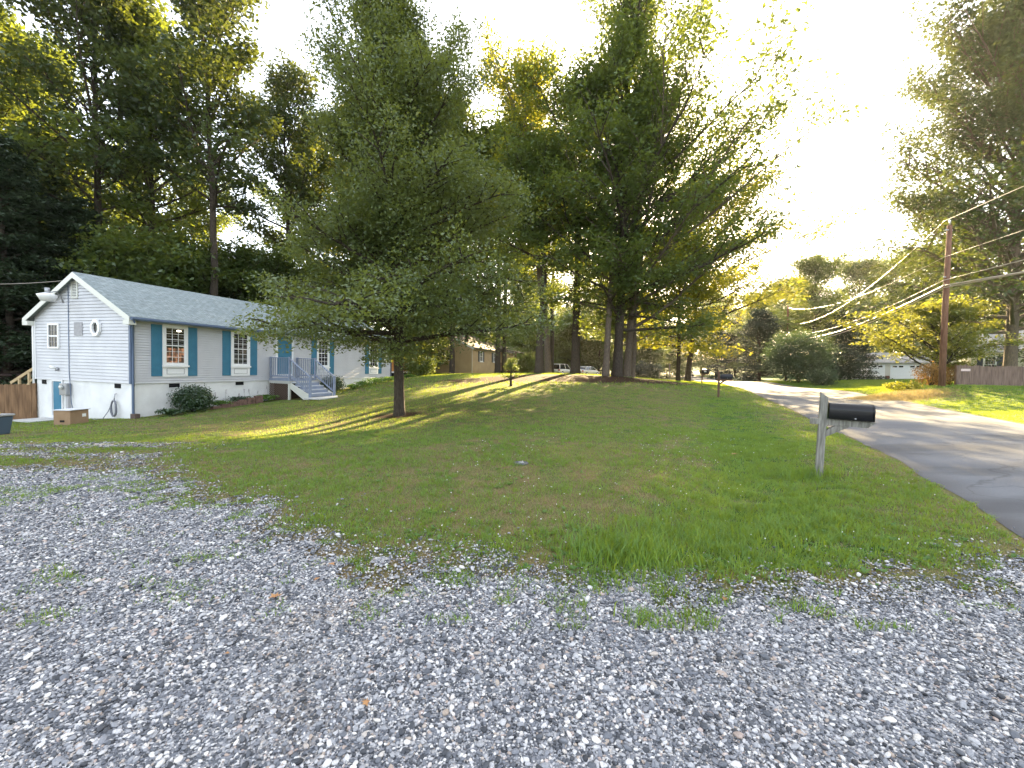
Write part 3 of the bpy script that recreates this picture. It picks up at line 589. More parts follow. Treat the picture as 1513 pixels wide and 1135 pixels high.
under = tree('understory_tree', 36, (0, 0, 0), 8.5, .12, .06, lambda f: 3.6 * (1 - f) ** .4 + .5, 46, 7, 30, .30, M_leafd, M_bark, e0=0, e1=1.0, sig=.6)
WOOD = [  # kind, u, Y, scale, label
 (0, 152, 32, 1.0, 'woodland tree with a forked dark trunk rising behind the gable of the shuttered house'),
 (1, 228, 35, 1.05, 'woodland tree with a slim dark trunk, second of the three trunks above the house roof'),
 (2, 318, 33, 1.0, 'woodland tree with the straight grey trunk, rightmost of the three trunks above the house roof'),
 (1, 668, 43, .92, 'woodland tree over the roof of the tan neighbour house'), (3, 735, 46, 1.1, 'low branching tree behind the porch of the tan neighbour house'), (3, 605, 45, 1.2, 'low branching tree behind the wooden shed'),
 (3, 195, 50, 1.1, 'far low branching tree between the first two trunks above the roof'),
 (3, 80, 47, 1.1, 'far low branching tree behind the gable'), (3, 290, 56, 1.1, 'far low branching tree just left of the straight grey trunk'),
 (1, 60, 36, 1.0, 'woodland tree filling the top left corner above the hemlocks'),
 (1, -20, 30, .95, 'yellow tinged woodland tree cut off by the left edge of the photo'),
 (0, -110, 33, 1.0, 'woodland tree beyond the left edge behind the wooden fence'),
 (0, 430, 44, .97, 'woodland tree behind the right half of the roof, left of the shade tree crown'),
 (1, 455, 50, .98, 'woodland tree seen through the left of the shade tree crown'),
 (4, 520, 50, 1.0, 'yellow green woodland tree rising behind the shade tree left of its top'),
 (1, 620, 52, .98, 'woodland tree directly behind the top of the shade tree'),
 (4, 690, 50, .88, 'yellow lit woodland tree right of the shade tree top'),
 (0, 745, 56, .95, 'woodland tree in the gap between the shade tree and the mulch bed trees'),
 (4, 815, 54, .98, 'yellow lit woodland tree behind the left of the mulch bed trees'),
 (3, 560, 42, .9, 'low woodland tree behind the right end of the shuttered house'),
 (3, 655, 60, 1.0, 'low woodland tree behind the roof of the tan neighbour house'),
 (3, 20, 50, 1.1, 'far woodland tree behind the hemlocks'),
 (3, 905, 88, 1.0, 'far woodland tree seen between the mulch bed trunks'), (1, 855, 80, .8, 'far woodland tree behind the second parked car'), (3, 775, 82, 1.0, 'far woodland tree behind the first parked car')]
gW = 'tall woodland trees behind the houses'
usedk = set()
def place(kobj, i, loc, rz, s, lb, cat, grp):
    if i not in usedk: usedk.add(i); o = kobj; o.location = loc; o.rotation_euler = (0, 0, rz); o.scale = (s, s, s)
    else: o = copy_tree(kobj, loc, rz, s)
    return tag(o, lb, cat, grp)
for n_, (k_, u, Y, s, lb) in enumerate(WOOD): place(K[k_], k_, onground(u, Y), n_ * 1.9, s, lb, 'tree', gW)
for n_, (u, Y, s, lb) in enumerate([(12, 26, .95, 'dark drooping hemlock directly left of the house gable'), (-60, 27, 1.05, 'dark hemlock at the left edge behind the wooden fence'), (70, 31, 1.0, 'dark hemlock behind the gable peak'), (125, 29, .8, 'dark hemlock just behind the left end of the roof ridge')]):
    place(hem, 'h', onground(u, Y), n_ * 2.1, s, lb, 'evergreen tree', 'hemlocks behind the house')
gU = 'understory trees behind the houses'
for n_, (u, Y, s, lb) in enumerate([(185, 30, 1.13, 'dark understory tree just above the middle of the roof ridge'), (245, 33, 1.24, 'understory tree between the second and third trunks above the roof'), (310, 36, 1.13, 'understory tree at the foot of the straight grey trunk'), (380, 38, 1.24, 'understory tree above the far part of the roof'), (455, 42, 1.13, 'understory tree behind the far end of the roof'),
    (620, 44, .8, 'understory tree just left of the tan neighbour house'), (100, 35, 1.24, 'understory tree behind the gable'), (30, 40, 1.36, 'understory tree at the far left behind the hemlocks'), (790, 70, .9, 'bushy tree behind the first parked car'), (845, 74, 1.1, 'bushy tree between the parked cars'), (885, 72, 1.0, 'bushy tree behind the second parked car'), (960, 78, .8, 'bushy dark tree behind the thin posts left of the road'), (-30, 33, 1.36, 'understory tree left of the wooden fence'), (700, 62, 1.3, 'understory tree behind the tan neighbour house roof'), (520, 50, 1.2, 'understory tree hidden behind the shade tree crown')]):
    place(under, 'u', onground(u, Y), n_ * 1.3, s, lb, 'tree', gU)

# the far edge of the valley: a row of distant trees closing the view
# across the road
far = tree('roadside_tree', 41, (0, 0, 0), 18, .3, .10, lambda f: 6.2 * (1 - f) ** .5 * (.85 + .2 * math.sin(8 * f)) + .8, 52, 7, 30, .42, M_leafd, M_bark, e0=0, e1=1.1, sig=.85)
farc = tree('roadside_evergreen', 42, (0, 0, 0), 14, .3, .03, lambda f: 4.6 * (1 - f) ** .6 + .5, 64, 7, 30, .34, M_leafc, M_bark, e0=-.1, e1=.8, sig=.7, flat=.35, droop=.4)
gF = 'distant trees closing the horizon'
for n_, u in enumerate((600, 650, 700, 742, 775, 806, 838, 868, 896, 924, 950, 966, 1036, 1058, 1090, 1125, 1180, 1240, 1290, 1340, 1400, 1470)):
    Y = 128 + 9 * math.sin(n_ * 2.3); o = copy_tree(far, onground(u, Y), n_ * 1.1, 1.15 + .15 * math.sin(n_ * 1.7)); tag(o, 'distant tree in the unbroken tree line on the horizon, behind everything else', 'tree', gF)
for n_, (u, Y, s_) in enumerate(((770, 84, 1.2), (800, 90, 1.3), (832, 86, 1.2), (862, 92, 1.3), (893, 88, 1.2), (925, 94, 1.3), (952, 90, 1.2), (985, 96, 1.1), (1000, 100, 1.2))):
    tag(copy_tree(under, onground(u, Y), n_ * 2.3, s_), 'bushy tree in the low green row beyond the parked cars and the thin posts', 'tree', 'low trees beyond the parked cars')
gR = 'trees lining the far part of the road'
for n_, (u, Y, s, lb) in enumerate([(1120, 78, .80, 'round green tree at the bend of the road above the far mailboxes'), (1200, 66, .95, 'large dense green tree behind the tall dark roadside shrub'), (1262, 84, 1.15, 'tree behind the white garage, left of the sunlit small tree'), (1315, 88, 1.2, 'tree behind the white garage roof'), (1060, 105, .9, 'farthest tree closing the view along the road'), (964, 122, .9, 'distant tree left of the road bend'), (1160, 100, 1.15, 'distant tree behind the bend, right of the road'), (1365, 72, 1.1, 'tree between the garage and the utility pole'), (1430, 66, 1.1, 'tree behind the cream house across the road'), (1560, 60, 1.2, 'tree right of the cream house beyond the photo edge'), (965, 118, 1.0, 'distant tree seen left of the overhanging sunlit tree')]):
    place(far, 'f', onground(u, Y), n_ * 1.7, s, lb, 'tree', gR)
for n_, (u, Y, s, lb) in enumerate([(1122, 62, .72, 'dark evergreen beside the road at the start of the bend'), (1086, 84, .8, 'hazy evergreen down the road behind the third mailbox'), (1255, 60, .72, 'dark evergreen left of the white garage')]):
    place(farc, 'c', onground(u, Y), n_ * 1.7, s, lb, 'evergreen tree', 'evergreens across the road')
T('oak_tree', 43, 1492, 37, 'huge spreading tree behind the weathered fence at the right edge of the photo', None, Ht=30, r0=.46, cb=.13, prof=lambda f: 11.0 * (1 - f) ** .5 * (.9 + .15 * math.sin(9 * f)) + 1, nl=120, nsec=9, per=34, lsize=.34, lmat=M_leafk, bmat=M_bark2, e0=.05, e1=1.25, flat=.8, sig=.66, wob=.003, bscale=1.4)
T('ornamental_tree', 44, 1386, 29.5, 'small wide sunlit yellow green tree with dark curving limbs behind the utility pole', None, Ht=5.1, r0=.14, cb=.16, prof=lambda f: 3.7 * (1 - f) ** .4 + .5, nl=40, nsec=8, per=26, lsize=.20, lmat=M_leafm, bmat=M_bark, e0=.12, e1=.9, sig=.36, flat=.3, curve=.8, wob=.01, bias=(math.pi, .5))

# ------------------------------------------------------------------ shrubs and border plants
def shrub(name, seed, loc, rx, ry_, h, n, ls, m, lb, stems=9, flat=.8):
    rg = np.random.default_rng(seed); root = empty(name, loc); tb = MB(); an = []
    for i in range(stems):
        a = i * 2.4 + rg.uniform(0, .6); q = rg.uniform(.2, .8); e = Vector((math.cos(a) * rx * q, math.sin(a) * ry_ * q, h * rg.uniform(.55, .9)))
        tb.tube([(0, 0, -.1), e * .5 + Vector((0, 0, h * .05)), e], [.022, .014, .005], 4, False)
    k = int(n / 14) + 4
    for i in range(k):
        v = rg.normal(0, 1, 3); v /= np.linalg.norm(v); v *= rg.uniform(.35, 1) ** .5 * rg.uniform(.8, 1.08); an.append((v[0] * rx * .85, v[1] * ry_ * .85, h * .5 + v[2] * h * .45))
    tb.build('stems', M_bark, root); leaves('foliage', np.array(an), np.full(k, min(rx, h) * .16 + .03), 14, ls, m, rg, root, flat, upb=.5)
    return tag(root, lb, 'shrub')
def hw(t, n_, z=None):
    """house coordinates (along the front, behind it) to world"""
    q = HC + HD * t + HN * n_; return (q[0], q[1], Hs(q[0], q[1]) if z is None else z)
shrub('shrub', 51, hw(1.75, -.8), .82, .58, 1.08, 8000, .085, M_leafb, 'round dark green shrub under the first shuttered window', flat=.8)
shrub('shrub', 52, hw(9.9, -.8), .75, .6, 1.0, 5000, .09, M_leafb, 'dark shrub at the right of the porch steps')
for i, (t, n_, r_, h_, lb) in enumerate([(.75, -.9, .42, .32, 'low leafy plant at the house corner left of the round shrub'), (3.1, -.55, .42, .34, 'pale hosta right of the round shrub'), (4.2, -.55, .62, .42, 'dark low plant under the second shuttered window'), (5.4, -.6, .5, .42, 'pale variegated hosta left of the porch lattice'),
        (11.6, -.9, .5, .35, 'low hosta below the blank siding right of the steps'), (12.7, -.9, .6, .42, 'middle hosta of the row right of the steps'), (14.0, -.9, .75, .5, 'largest dark hosta under the last window'), (15.6, -.8, .6, .42, 'hosta near the far house corner'), (17.9, -1.0, .5, .4, 'round pale plant just past the far house corner')]):
    m = M_weed if 'pale' in lb or 'hosta' in lb else M_leafb
    rg = np.random.default_rng(60 + i); root = empty('hosta' if m is M_weed else 'low_plant', hw(t, n_)); an = rg.normal(0, .42, (36, 3)) * [r_, r_ * .7, 0] + [0, 0, h_ * .55]
    mb = MB()
    for q in an[::3]: mb.tube([(0, 0, -.04), (q[0] * .5, q[1] * .5, h_ * .4), tuple(q)], [.008, .006, .004], 3, False)
    mb.build('stems', M_leafb, root); leaves('foliage', an, np.full(36, r_ * .22), 14, .13, m, rg, root, .6); tag(root, lb, 'plant', 'border plants along the house front')
M_spike = leaf_mat('flower_spike', (.22, .14, .20), (.36, .25, .33), (.3, .2, .2), tmix=.2)
for i, (t, lb) in enumerate([(2.9, 'thin mauve flower stalk right of the round shrub'), (3.35, 'second thin mauve flower stalk from the round shrub'), (4.0, 'mauve flower stalk left of the second crawlspace vent'), (4.3, 'mauve flower stalk below the second crawlspace vent'), (4.6, 'tall mauve flower stalk under the second window'), (5.1, 'mauve flower stalk between the second vent and the porch'), (5.6, 'mauve flower stalk nearest the porch')]):
    q = hw(t, -.55); root = empty('flower_stalk', q); hh_ = .62 + .12 * math.sin(i * 2.3)
    MB().tube([(0, 0, -.05), (.02, .01, hh_ * .6), (.06 * math.sin(i), 0, hh_)], [.005, .004, .003], 4).build('stem', M_leafb, root)
    rg = np.random.default_rng(80 + i); leaves('blossom', np.array([(.05 * math.sin(i), 0, hh_ * k) for k in (.82, .9, .98, 1.04)]), np.full(4, .022), 14, .03, M_spike, rg, root, 1.2)
    tag(root, lb, 'flower', 'mauve flower stalks along the house front')
p = onground(1185, 50)
shrub('roadside_shrub', 91, onground(1180, 47), 3.9, 3.0, 5.6, 15000, .24, M_leafb, 'tall broad dark shrub with sunlit top beside the road', 16)
shrub('roadside_shrub', 92, onground(1242, 52), 2.6, 2.4, 4.2, 8000, .24, M_leafc, 'dark shrub between the tall roadside shrub and the garage', 12)
shrub('roadside_shrub', 93, onground(1217, 42.5), 1.5, 1.2, 1.6, 4200, .15, M_leafb, 'small rounded shrub in front of the tall roadside shrub', 9)
shrub('russet_shrub', 94, onground(1376, 27.5), 1.1, .8, 1.5, 2600, .11, M_leafr, 'russet and yellow shrub left of the utility pole base')
shrub('russet_shrub', 95, onground(1404, 28.2), .9, .8, 1.55, 2200, .11, M_leafr, 'russet shrub between the utility pole and the weathered fence')
shrub('weedy_shrub', 96, onground(1335, 26.5), 1.5, .6, .55, 1500, .12, M_leafy, 'low yellow green weeds left of the russet shrub')
shrub('lawn_shrub', 97, onground(620, 38), 1.6, 1.2, 1.8, 3600, .2, M_leafd, 'shaded bush in front of the dark end of the tan neighbour house')
shrub('lawn_shrub', 98, onground(778, 46), 1.6, 1.2, 2.4, 3600, .2, M_leafd, 'bush right of the neighbour house steps')
shrub('lawn_shrub', 99, onground(955, 66), 3.2, 1.6, 2.6, 5000, .26, M_leafc, 'low dark hedge beyond the mulch bed left of the road')

# ------------------------------------------------------------------ the shuttered house
def siding_mat(name, c, c2):
    return mat(name, c, .55, c2, 1.3, .15, 60, spec=.3)
M_side = siding_mat('vinyl_siding', (.51, .52, .55), (.57, .58, .61)); M_white = mat('white_paint', (.78, .79, .80), .5); M_trim = mat('cream_trim', (.62, .63, .58), .5)
M_found = mat('painted_block', (.64, .645, .65), .8, (.74, .75, .755), 1.6, .5, 9, dist=.01); M_blue = mat('blue_shutter', (.042, .165, .26), .45, (.05, .19, .295), 3)
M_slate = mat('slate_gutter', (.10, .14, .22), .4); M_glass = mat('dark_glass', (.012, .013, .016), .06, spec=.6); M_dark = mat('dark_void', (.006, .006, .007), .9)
M_wood = mat('stained_fence_wood', (.13, .075, .04), .8, (.24, .145, .08), 3, .5, 20, stretch=(4, 4, .5)); M_grayw = mat('weathered_wood', (.13, .125, .11), .85, (.27, .26, .235), 5, .6, 30, stretch=(8, 8, .8))
M_conc = mat('concrete', (.42, .42, .41), .85, (.52, .52, .50), 6, .3, 60); M_metal = mat('galvanised_metal', (.35, .36, .38), .4, metal=.6); M_porch = mat('blue_grey_deck_paint', (.20, .24, .33), .5, (.25, .29, .38), 4)
M_lat = mat('brown_lattice', (.13, .09, .07), .8); M_black = mat('black_rubber', (.015, .015, .017), .5)
def shingle_mat(name, c1, c2, s=1):
    m = bpy.data.materials.new(name); m.use_nodes = True; n = m.node_tree; L = n.links.new; b = n.nodes['Principled BSDF']
    tc = n.nodes.new('ShaderNodeTexCoord'); br = n.nodes.new('ShaderNodeTexBrick'); mp = n.nodes.new('ShaderNodeMapping')
    L(tc.outputs['Object'], mp.inputs[0]); L(mp.outputs[0], br.inputs['Vector'])
    br.inputs['Color1'].default_value = (*c1, 1); br.inputs['Color2'].default_value = (*c2, 1); br.inputs['Mortar'].default_value = (*[x * .6 for x in c1], 1)
    br.inputs['Scale'].default_value = 1; br.inputs['Brick Width'].default_value = .3; br.inputs['Row Height'].default_value = .13; br.inputs['Mortar Size'].default_value = .008
    t = n.nodes.new('ShaderNodeTexNoise'); t.inputs['Scale'].default_value = 7; t.inputs['Detail'].default_value = 6; L(tc.outputs['Object'], t.inputs['Vector'])
    r = n.nodes.new('ShaderNodeMapRange'); r.inputs[1].default_value = .3; r.inputs[2].default_value = .7; r.inputs[3].default_value = .78; r.inputs[4].default_value = 1.2; L(t.outputs['Fac'], r.inputs[0])
    mx = n.nodes.new('ShaderNodeMix'); mx.data_type = 'RGBA'; mx.blend_type = 'MULTIPLY'; mx.inputs[0].default_value = 1; L(br.outputs[0], mx.inputs[6]); L(r.outputs[0], mx.inputs[7])
    L(mx.outputs[2], b.inputs['Base Color']); b.inputs['Roughness'].default_value = .85
    bp = n.nodes.new('ShaderNodeBump'); bp.inputs['Strength'].default_value = .6; bp.inputs['Distance'].default_value = .01; L(br.outputs['Fac'], bp.inputs['Height']); bp.invert = True; L(bp.outputs[0], b.inputs['Normal'])
    return m
M_roof = shingle_mat('blue_grey_shingle', (.20, .245, .255), (.26, .305, .315))
house = empty('ranch_house', (HC[0], HC[1], HZB), (.02, 0, R(90) - HTH)); tag(house, 'long single storey pale clapboard house with blue shutters and blue grey roof', 'house')
W_, L_ = HW, HL
def laps_front(mb, x0, x1, z0, z1, y, st=.1, dep=.030, sgn=-1):
    n = int(round((z1 - z0) / st)); st = (z1 - z0) / n
    for i in range(n):
        a, b = z0 + i * st, z0 + (i + 1) * st
        g = .013; r_ = y - sgn * .03                                # shadow groove under every lap
        mb.add([(x0, y + sgn * dep, a), (x1, y + sgn * dep, a), (x1, y, b - g), (x0, y, b - g), (x0, r_, b - g), (x1, r_, b - g), (x0, r_, b), (x1, r_, b), (x0, y + sgn * dep, b), (x1, y + sgn * dep, b)], [(0, 1, 2, 3), (3, 2, 5, 4), (4, 5, 7, 6), (6, 7, 9, 8)])
        if i == 0: mb.add([(x0, r_, a), (x1, r_, a), (x1, y + sgn * dep, a), (x0, y + sgn * dep, a)], [(0, 1, 2, 3)])
def laps_gable(mb, ys, z0, z1, x, st=.125, dep=.024, sgn=-1):
    """ys(z) -> (y0, y1)"""
    n = int(round((z1 - z0) / st)); st = (z1 - z0) / n
    for i in range(n):
        a, b = z0 + i * st, z0 + (i + 1) * st; p, q = ys(a), ys(b)
        g = .010; r_ = x - sgn * .03; q2 = ys(b - g)
        mb.add([(x + sgn * dep, p[0], a), (x + sgn * dep, p[1], a), (x, q2[1], b - g), (x, q2[0], b - g), (r_, q2[0], b - g), (r_, q2[1], b - g), (r_, q[0], b), (r_, q[1], b), (x + sgn * dep, q[0], b), (x + sgn * dep, q[1], b)], [(0, 3, 2, 1), (3, 4, 5, 2), (4, 6, 7, 5), (6, 8, 9, 7)])
        if i == 0: mb.add([(r_, p[0], a), (r_, p[1], a), (x + sgn * dep, p[1], a), (x + sgn * dep, p[0], a)], [(0, 1, 2, 3)])
EZ, AP = 2.58, 4.16; SL = (AP - EZ) / (W_ / 2)
def gy_(z):
    k = max(0, (z - EZ) / SL); return (min(k, W_ / 2), max(W_ - k, W_ / 2))
mb = MB(); laps_front(mb, 0, L_, 0, EZ, 0); laps_gable(mb, gy_, 0, AP, 0)
mb.add([(L_, 0, 0), (L_, W_, 0), (L_, W_, EZ), (L_, W_ / 2, AP), (L_, 0, EZ)], [(0, 1, 2, 3, 4)]).add([(0, W_, 0), (L_, W_, 0), (L_, W_, EZ), (0, W_, EZ)], [(3, 2, 1, 0)])
mb.build('wall', M_side, house)
MB().box(.03, L_ - .03, .03, W_ - .03, -2.2, -.001).build('foundation', M_found, house)
# roof: two slabs with real thickness
def roof(parent, L_, W_, EZ, AP, oh, og, m, mt, th=.1, name='roof'):
    sl = (AP - EZ) / (W_ / 2); e = EZ - sl * oh
    a = [(-oh, e), (W_ / 2, AP), (W_ + oh, e), (W_ + oh, e + th), (W_ / 2, AP + th * 1.1), (-oh, e + th)]
    mb = MB(); n = 6; x0, x1 = -og, L_ + og
    v = [(x0, p[0], p[1]) for p in a] + [(x1, p[0], p[1]) for p in a]
    mb.add(v, [(0, 6, 7, 1), (1, 7, 8, 2), (2, 8, 9, 3), (3, 9, 10, 4), (4, 10, 11, 5), (5, 11, 6, 0), (0, 1, 4, 5), (1, 2, 3, 4), (7, 6, 11, 10), (8, 7, 10, 9)])
    r_ = mb.build(name, m, parent)
    for s, nm in ((0, 'rake_board'), (1, 'rake_board')):       # white rake boards at both gables
        x = x0 - .022 if s == 0 else x1 + .002
        MB().add([(x, -oh, e - .13), (x, W_ / 2, AP - .13), (x, W_ + oh, e - .13), (x, W_ + oh, e + th * .8), (x, W_ / 2, AP + th * .9), (x, -oh, e + th * .8),
                  (x + .02, -oh, e - .13), (x + .02, W_ / 2, AP - .13), (x + .02, W_ + oh, e - .13), (x + .02, W_ + oh, e + th * .8), (x + .02, W_ / 2, AP + th * .9), (x + .02, -oh, e + th * .8)],
                 [(0, 5, 4, 1), (1, 4, 3, 2), (6, 7, 10, 11), (7, 8, 9, 10), (0, 1, 7, 6), (1, 2, 8, 7), (3, 4, 10, 9), (4, 5, 11, 10), (2, 3, 9, 8), (5, 0, 6, 11)]).build(nm, mt, r_)
    return r_, e
rf, ee = roof(house, L_, W_, EZ, AP, .32, .22, M_roof, M_trim)
rf.location = (0, 0, .002)
MB().box(-.2, L_ + .2, -.31, -.012, ee - .03, ee - .002).build('soffit', M_trim, house)
MB().prism([(-.33, ee + .09), (-.33, ee + .075), (-.43, ee + .075), (-.45, ee + .02), (-.42, ee - .035), (-.33, ee - .035)], 'x', -.2, L_ + .2).build('gutter', M_slate, house)
MB().box(-.24, -.002, -.32, .02, ee - .2, ee - .02).build('eave_return', M_trim, house)
MB().box(-.24, -.002, W_ - .02, W_ + .32, ee - .2, ee - .02).build('eave_return', M_trim, house)
MB().box(-.03, .07, -.03, -.016, -.01, EZ - .2).box(-.03, -.016, -.016, .07, -.01, EZ - .2).build('corner_board', M_slate, house)
MB().box(-.03, -.016, W_ - .08, W_ + .03, -.01, EZ - .2).build('corner_board', M_white, house)
MB().box(L_ - .07, L_ + .03, -.03, -.016, -.01, EZ - .2).build('corner_board', M_slate, house)
MB().tube([(-.1, -.36, ee - .03), (-.06, -.3, ee - .12), (.03, -.07, ee - .22), (.03, -.07, 1), (.03, -.07, -1.1), (.03, -.07, -1.3), (-.02, -.2, -1.38)], .042, 4).build('downspout', M_slate, house)
MB().box(-.05, .12, -.3, -.03, -1.42, -1.14).build('drain_boot', mat('brown_plastic', (.10, .07, .06)), house)
MB().tube([(L_ - .02, -.36, ee - .03), (L_ - .05, -.07, ee - .2), (L_ - .05, -.07, -.5)], .042, 4).build('downspout', M_slate, house)
MB().tube([(-.06, W_ + .3, ee - .03), (-.05, W_ + .02, ee - .18), (-.05, W_ + .02, -1.2)], .04, 4).build('downspout', M_white, house)
def ring(mb, x0, x1, z0, z1, t, ya, yb):
    mb.box(x0, x1, ya, yb, z0, z0 + t).box(x0, x1, ya, yb, z1 - t, z1).box(x0, x0 + t, ya, yb, z0 + t, z1 - t).box(x1 - t, x1, ya, yb, z0 + t, z1 - t)
def window_asm(parent, x0, x1, z0, z1, wm=M_white, apron=True, cols=3, shut=None, sm=M_blue, lamp=False):
    """front-facing (-y) double hung window"""
    wn = MB(); ring(wn, x0, x1, z0 + (.42 if apron else 0), z1, .11, -.06, -.015); w_ = wn.build('window', wm, parent)
    zb = z0 + (.42 if apron else 0)
    if apron:
        MB().box(x0 + .004, x1 - .004, -.05, -.015, z0, zb - .002).build('apron_panel', wm, w_)
        q = MB(); ring(q, x0 + .15, x1 - .15, z0 + .1, zb - .08, .018, -.062, -.052); q.build('apron_moulding', mat('grey_moulding', (.35, .36, .38)), w_)
    MB().box(x0 - .03, x1 + .03, -.1, -.062, zb - .03, zb + .045).build('sill', wm, w_)
    MB().box(x0 + .1, x1 - .1, -.028, -.016, zb + .1, z1 - .1).build('glass', M_glass, w_)
    s = MB(); a, b, c, d = x0 + .111, x1 - .111, zb + .111, z1 - .111; zm = (c + d) / 2
    ring(s, a, b, zm - .02, d, .035, -.052, -.03); ring(s, a, b, c, zm + .02, .04, -.05, -.0305); s.build('sash', wm, w_)
    mu = MB(); zs = zm
    for lo, hi in ((c + .04, zm - .02), (zm + .02, d - .035)):
        for i in range(1, cols): x = a + .035 + (b - a - .07) * i / cols; mu.box(x - .008, x + .008, -.044, -.031, lo, hi)
        for i in range(1, 3): z_ = lo + (hi - lo) * i / 3; mu.box(a + .035, b - .035, -.043, -.0315, z_ - .008, z_ + .008)
    mu.build('muntin', wm, w_)
    if shut:
        for sx in (x0 - shut - .012, x1 + .012):
            q = MB(); zz = z0 + .02; zt = z1 - .04; mdl = zz + (zt - zz) * .5
            q.box(sx, sx + shut, -.035, -.016, zz, zt); ring(q, sx + .001, sx + shut - .001, zz + .001, mdl, .05, -.048, -.0352); ring(q, sx + .001, sx + shut - .001, mdl + .001, zt - .001, .05, -.048, -.0352)
            q.build('shutter', sm, parent)
    return w_
w1 = window_asm(house, 1.09, 2.09, .25, 2.36, shut=.39, lamp=True)
M_lamp = bpy.data.materials.new('lit_lamp'); M_lamp.use_nodes = True; _b = M_lamp.node_tree.nodes['Principled BSDF']; _b.inputs['Emission Color'].default_value = (1, .86, .6, 1); _b.inputs['Emission Strength'].default_value = .9
MB().prism([(1.74 + .1 * math.cos(t), 2.13 + .035 * math.sin(t)) for t in np.linspace(0, 6.283, 13)[:-1]], 'y', -.0305, -.0285).build('lit_lamp', M_lamp, w1)
M_warm = bpy.data.materials.new('lit_room'); M_warm.use_nodes = True; _b = M_warm.node_tree.nodes['Principled BSDF']; _b.inputs['Base Color'].default_value = (.05, .03, .02, 1); _b.inputs['Emission Color'].default_value = (.45, .2, .1, 1)
_t = M_warm.node_tree.nodes.new('ShaderNodeTexNoise'); _t.inputs['Scale'].default_value = 6; _m = M_warm.node_tree.nodes.new('ShaderNodeMapRange'); _m.inputs[1].default_value = .45; _m.inputs[2].default_value = .7; _m.inputs[3].default_value = .0; _m.inputs[4].default_value = .16
M_warm.node_tree.links.new(_t.outputs['Fac'], _m.inputs[0]); M_warm.node_tree.links.new(_m.outputs[0], _b.inputs['Emission Strength'])
MB().box(1.22, 1.96, -.030, -.0282, .80, 1.42).build('lit_room', M_warm, w1)
window_asm(house, 4.07, 5.07, .25, 2.36, shut=.40)
window_asm(house, 9.52, 10.55, .25, 2.36, shut=.40)
window_asm(house, 14.45, 15.50, .25, 2.36, shut=.40)
for x in (1.35, 4.33): 
    q = MB(); q.box(x, x + .44, .005, .028, -.2, -.03); v_ = q.build('crawlspace_vent', M_dark, house)
    q = MB(); ring(q, x - .03, x + .47, -.23, -.002, .03, -.005, .004); q.build('vent_rim', M_found, v_)
# front door on the porch
q = MB().box(6.72, 7.66, -.03, -.015, .28, 2.32); dr = q.build('door', M_blue, house); q = MB(); ring(q, 6.62, 7.76, .2, 2.42, .1, -.06, -.015); q.build('door_frame', M_white, dr)
q = MB()
for zz in (.45, 1.05, 1.65):
    for xx in (6.82, 7.23): ring(q, xx, xx + .33, zz, zz + .5, .03, -.04, -.0305)
q.build('door_moulding', M_blue, dr); MB().tube([(7.58, -.03, 1.28), (7.58, -.09, 1.28)], .025, 8).build('knob', M_metal, dr)
# porch
X0, X1, YF, ZP = 6.2, 8.05, -1.35, .12
pc = MB().box(X0, X1, YF, -.03, ZP - .12, ZP).build('porch', M_porch, house)
MB().box(X0 - .02, X1 + .02, YF - .03, -.04, ZP - .26, ZP - .121).build('porch_skirt', mat('porch_skirt_paint', (.45, .45, .42)), pc)
for x, y in ((X0 + .05, YF + .05), (X1 - .05, YF + .05)): MB().box(x - .05, x + .05, y - .05, y + .05, -1.15, ZP - .262).build('post', M_trim, pc)
for x, y in ((X0 + .05, YF + .05), (X1 - .05, YF + .05), (X0 + .05, -.1), (X1 - .05, -.1)): MB().box(x - .045, x + .045, y - .045, y + .045, ZP + .001, ZP + 1.1).build('post', M_porch, pc)
q = MB()
for i in range(-10, 22):                                           # lattice under the porch, left side and front
    for s in (1, -1):
        a = YF + .1 + i * .11; pts_ = [(X0 + .012, a + t, -1.1 + .95 * (t / .95) if s > 0 else -.15 - .95 * (t / .95)) for t in np.linspace(0, .95, 2)]
        p0, p1 = Vector(pts_[0]), Vector(pts_[1])
        ta = max(0, (YF + .1 - p0.y) / .95); tb_ = min(1, (-.05 - p0.y) / .95)
        if tb_ > ta + .05: q.bar(p0.lerp(p1, ta) + Vector((.006 * s, 0, 0)), p0.lerp(p1, tb_) + Vector((.006 * s, 0, 0)), .03, .008, (1, 0, 0))
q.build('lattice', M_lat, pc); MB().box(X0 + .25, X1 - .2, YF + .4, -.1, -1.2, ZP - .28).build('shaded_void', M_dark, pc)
def rail(parent, a, b, n, h0=.12, h1=1.05):
    a, b = Vector(a), Vector(b); q = MB(); q.bar(a + Vector((0, 0, h1)), b + Vector((0, 0, h1)), .09, .035)
    r_ = q.build('railing', M_porch, parent); MB().bar(a + Vector((0, 0, h0)), b + Vector((0, 0, h0)), .04, .07).build('bottom_rail', M_porch, r_); q = MB()
    for i in range(1, n): p = a.lerp(b, i / n); q.bar(p + Vector((0, 0, h0 + .03)), p + Vector((0, 0, h1 - .02)), .032, .032)
    q.build('baluster', M_porch, r_); return r_
rail(pc, (X0 + .05, -.15, ZP), (X0 + .05, YF + .1, ZP), 9); rail(pc, (X1 - .05, -.15, ZP), (X1 - .05, YF + .1, ZP), 9)
NS = 5; ry0 = ZP; rise = .178; run = .27
for i in range(NS - 1):
    zt = ZP - rise * (i + 1); y = YF - run * i
    MB().box(X0 + .1, X1 - .1, y - run - .03, y - .001, zt - .04, zt).build('stair_tread', mat('tread_grey', (.42, .45, .50)) if i == 0 else bpy.data.materials['tread_grey'], pc)
    MB().box(X0 + .1, X1 - .1, y - .025, y - .002, zt + .001, zt + rise - .041 if i else zt + rise - .001).build('stair_riser', M_porch, pc)
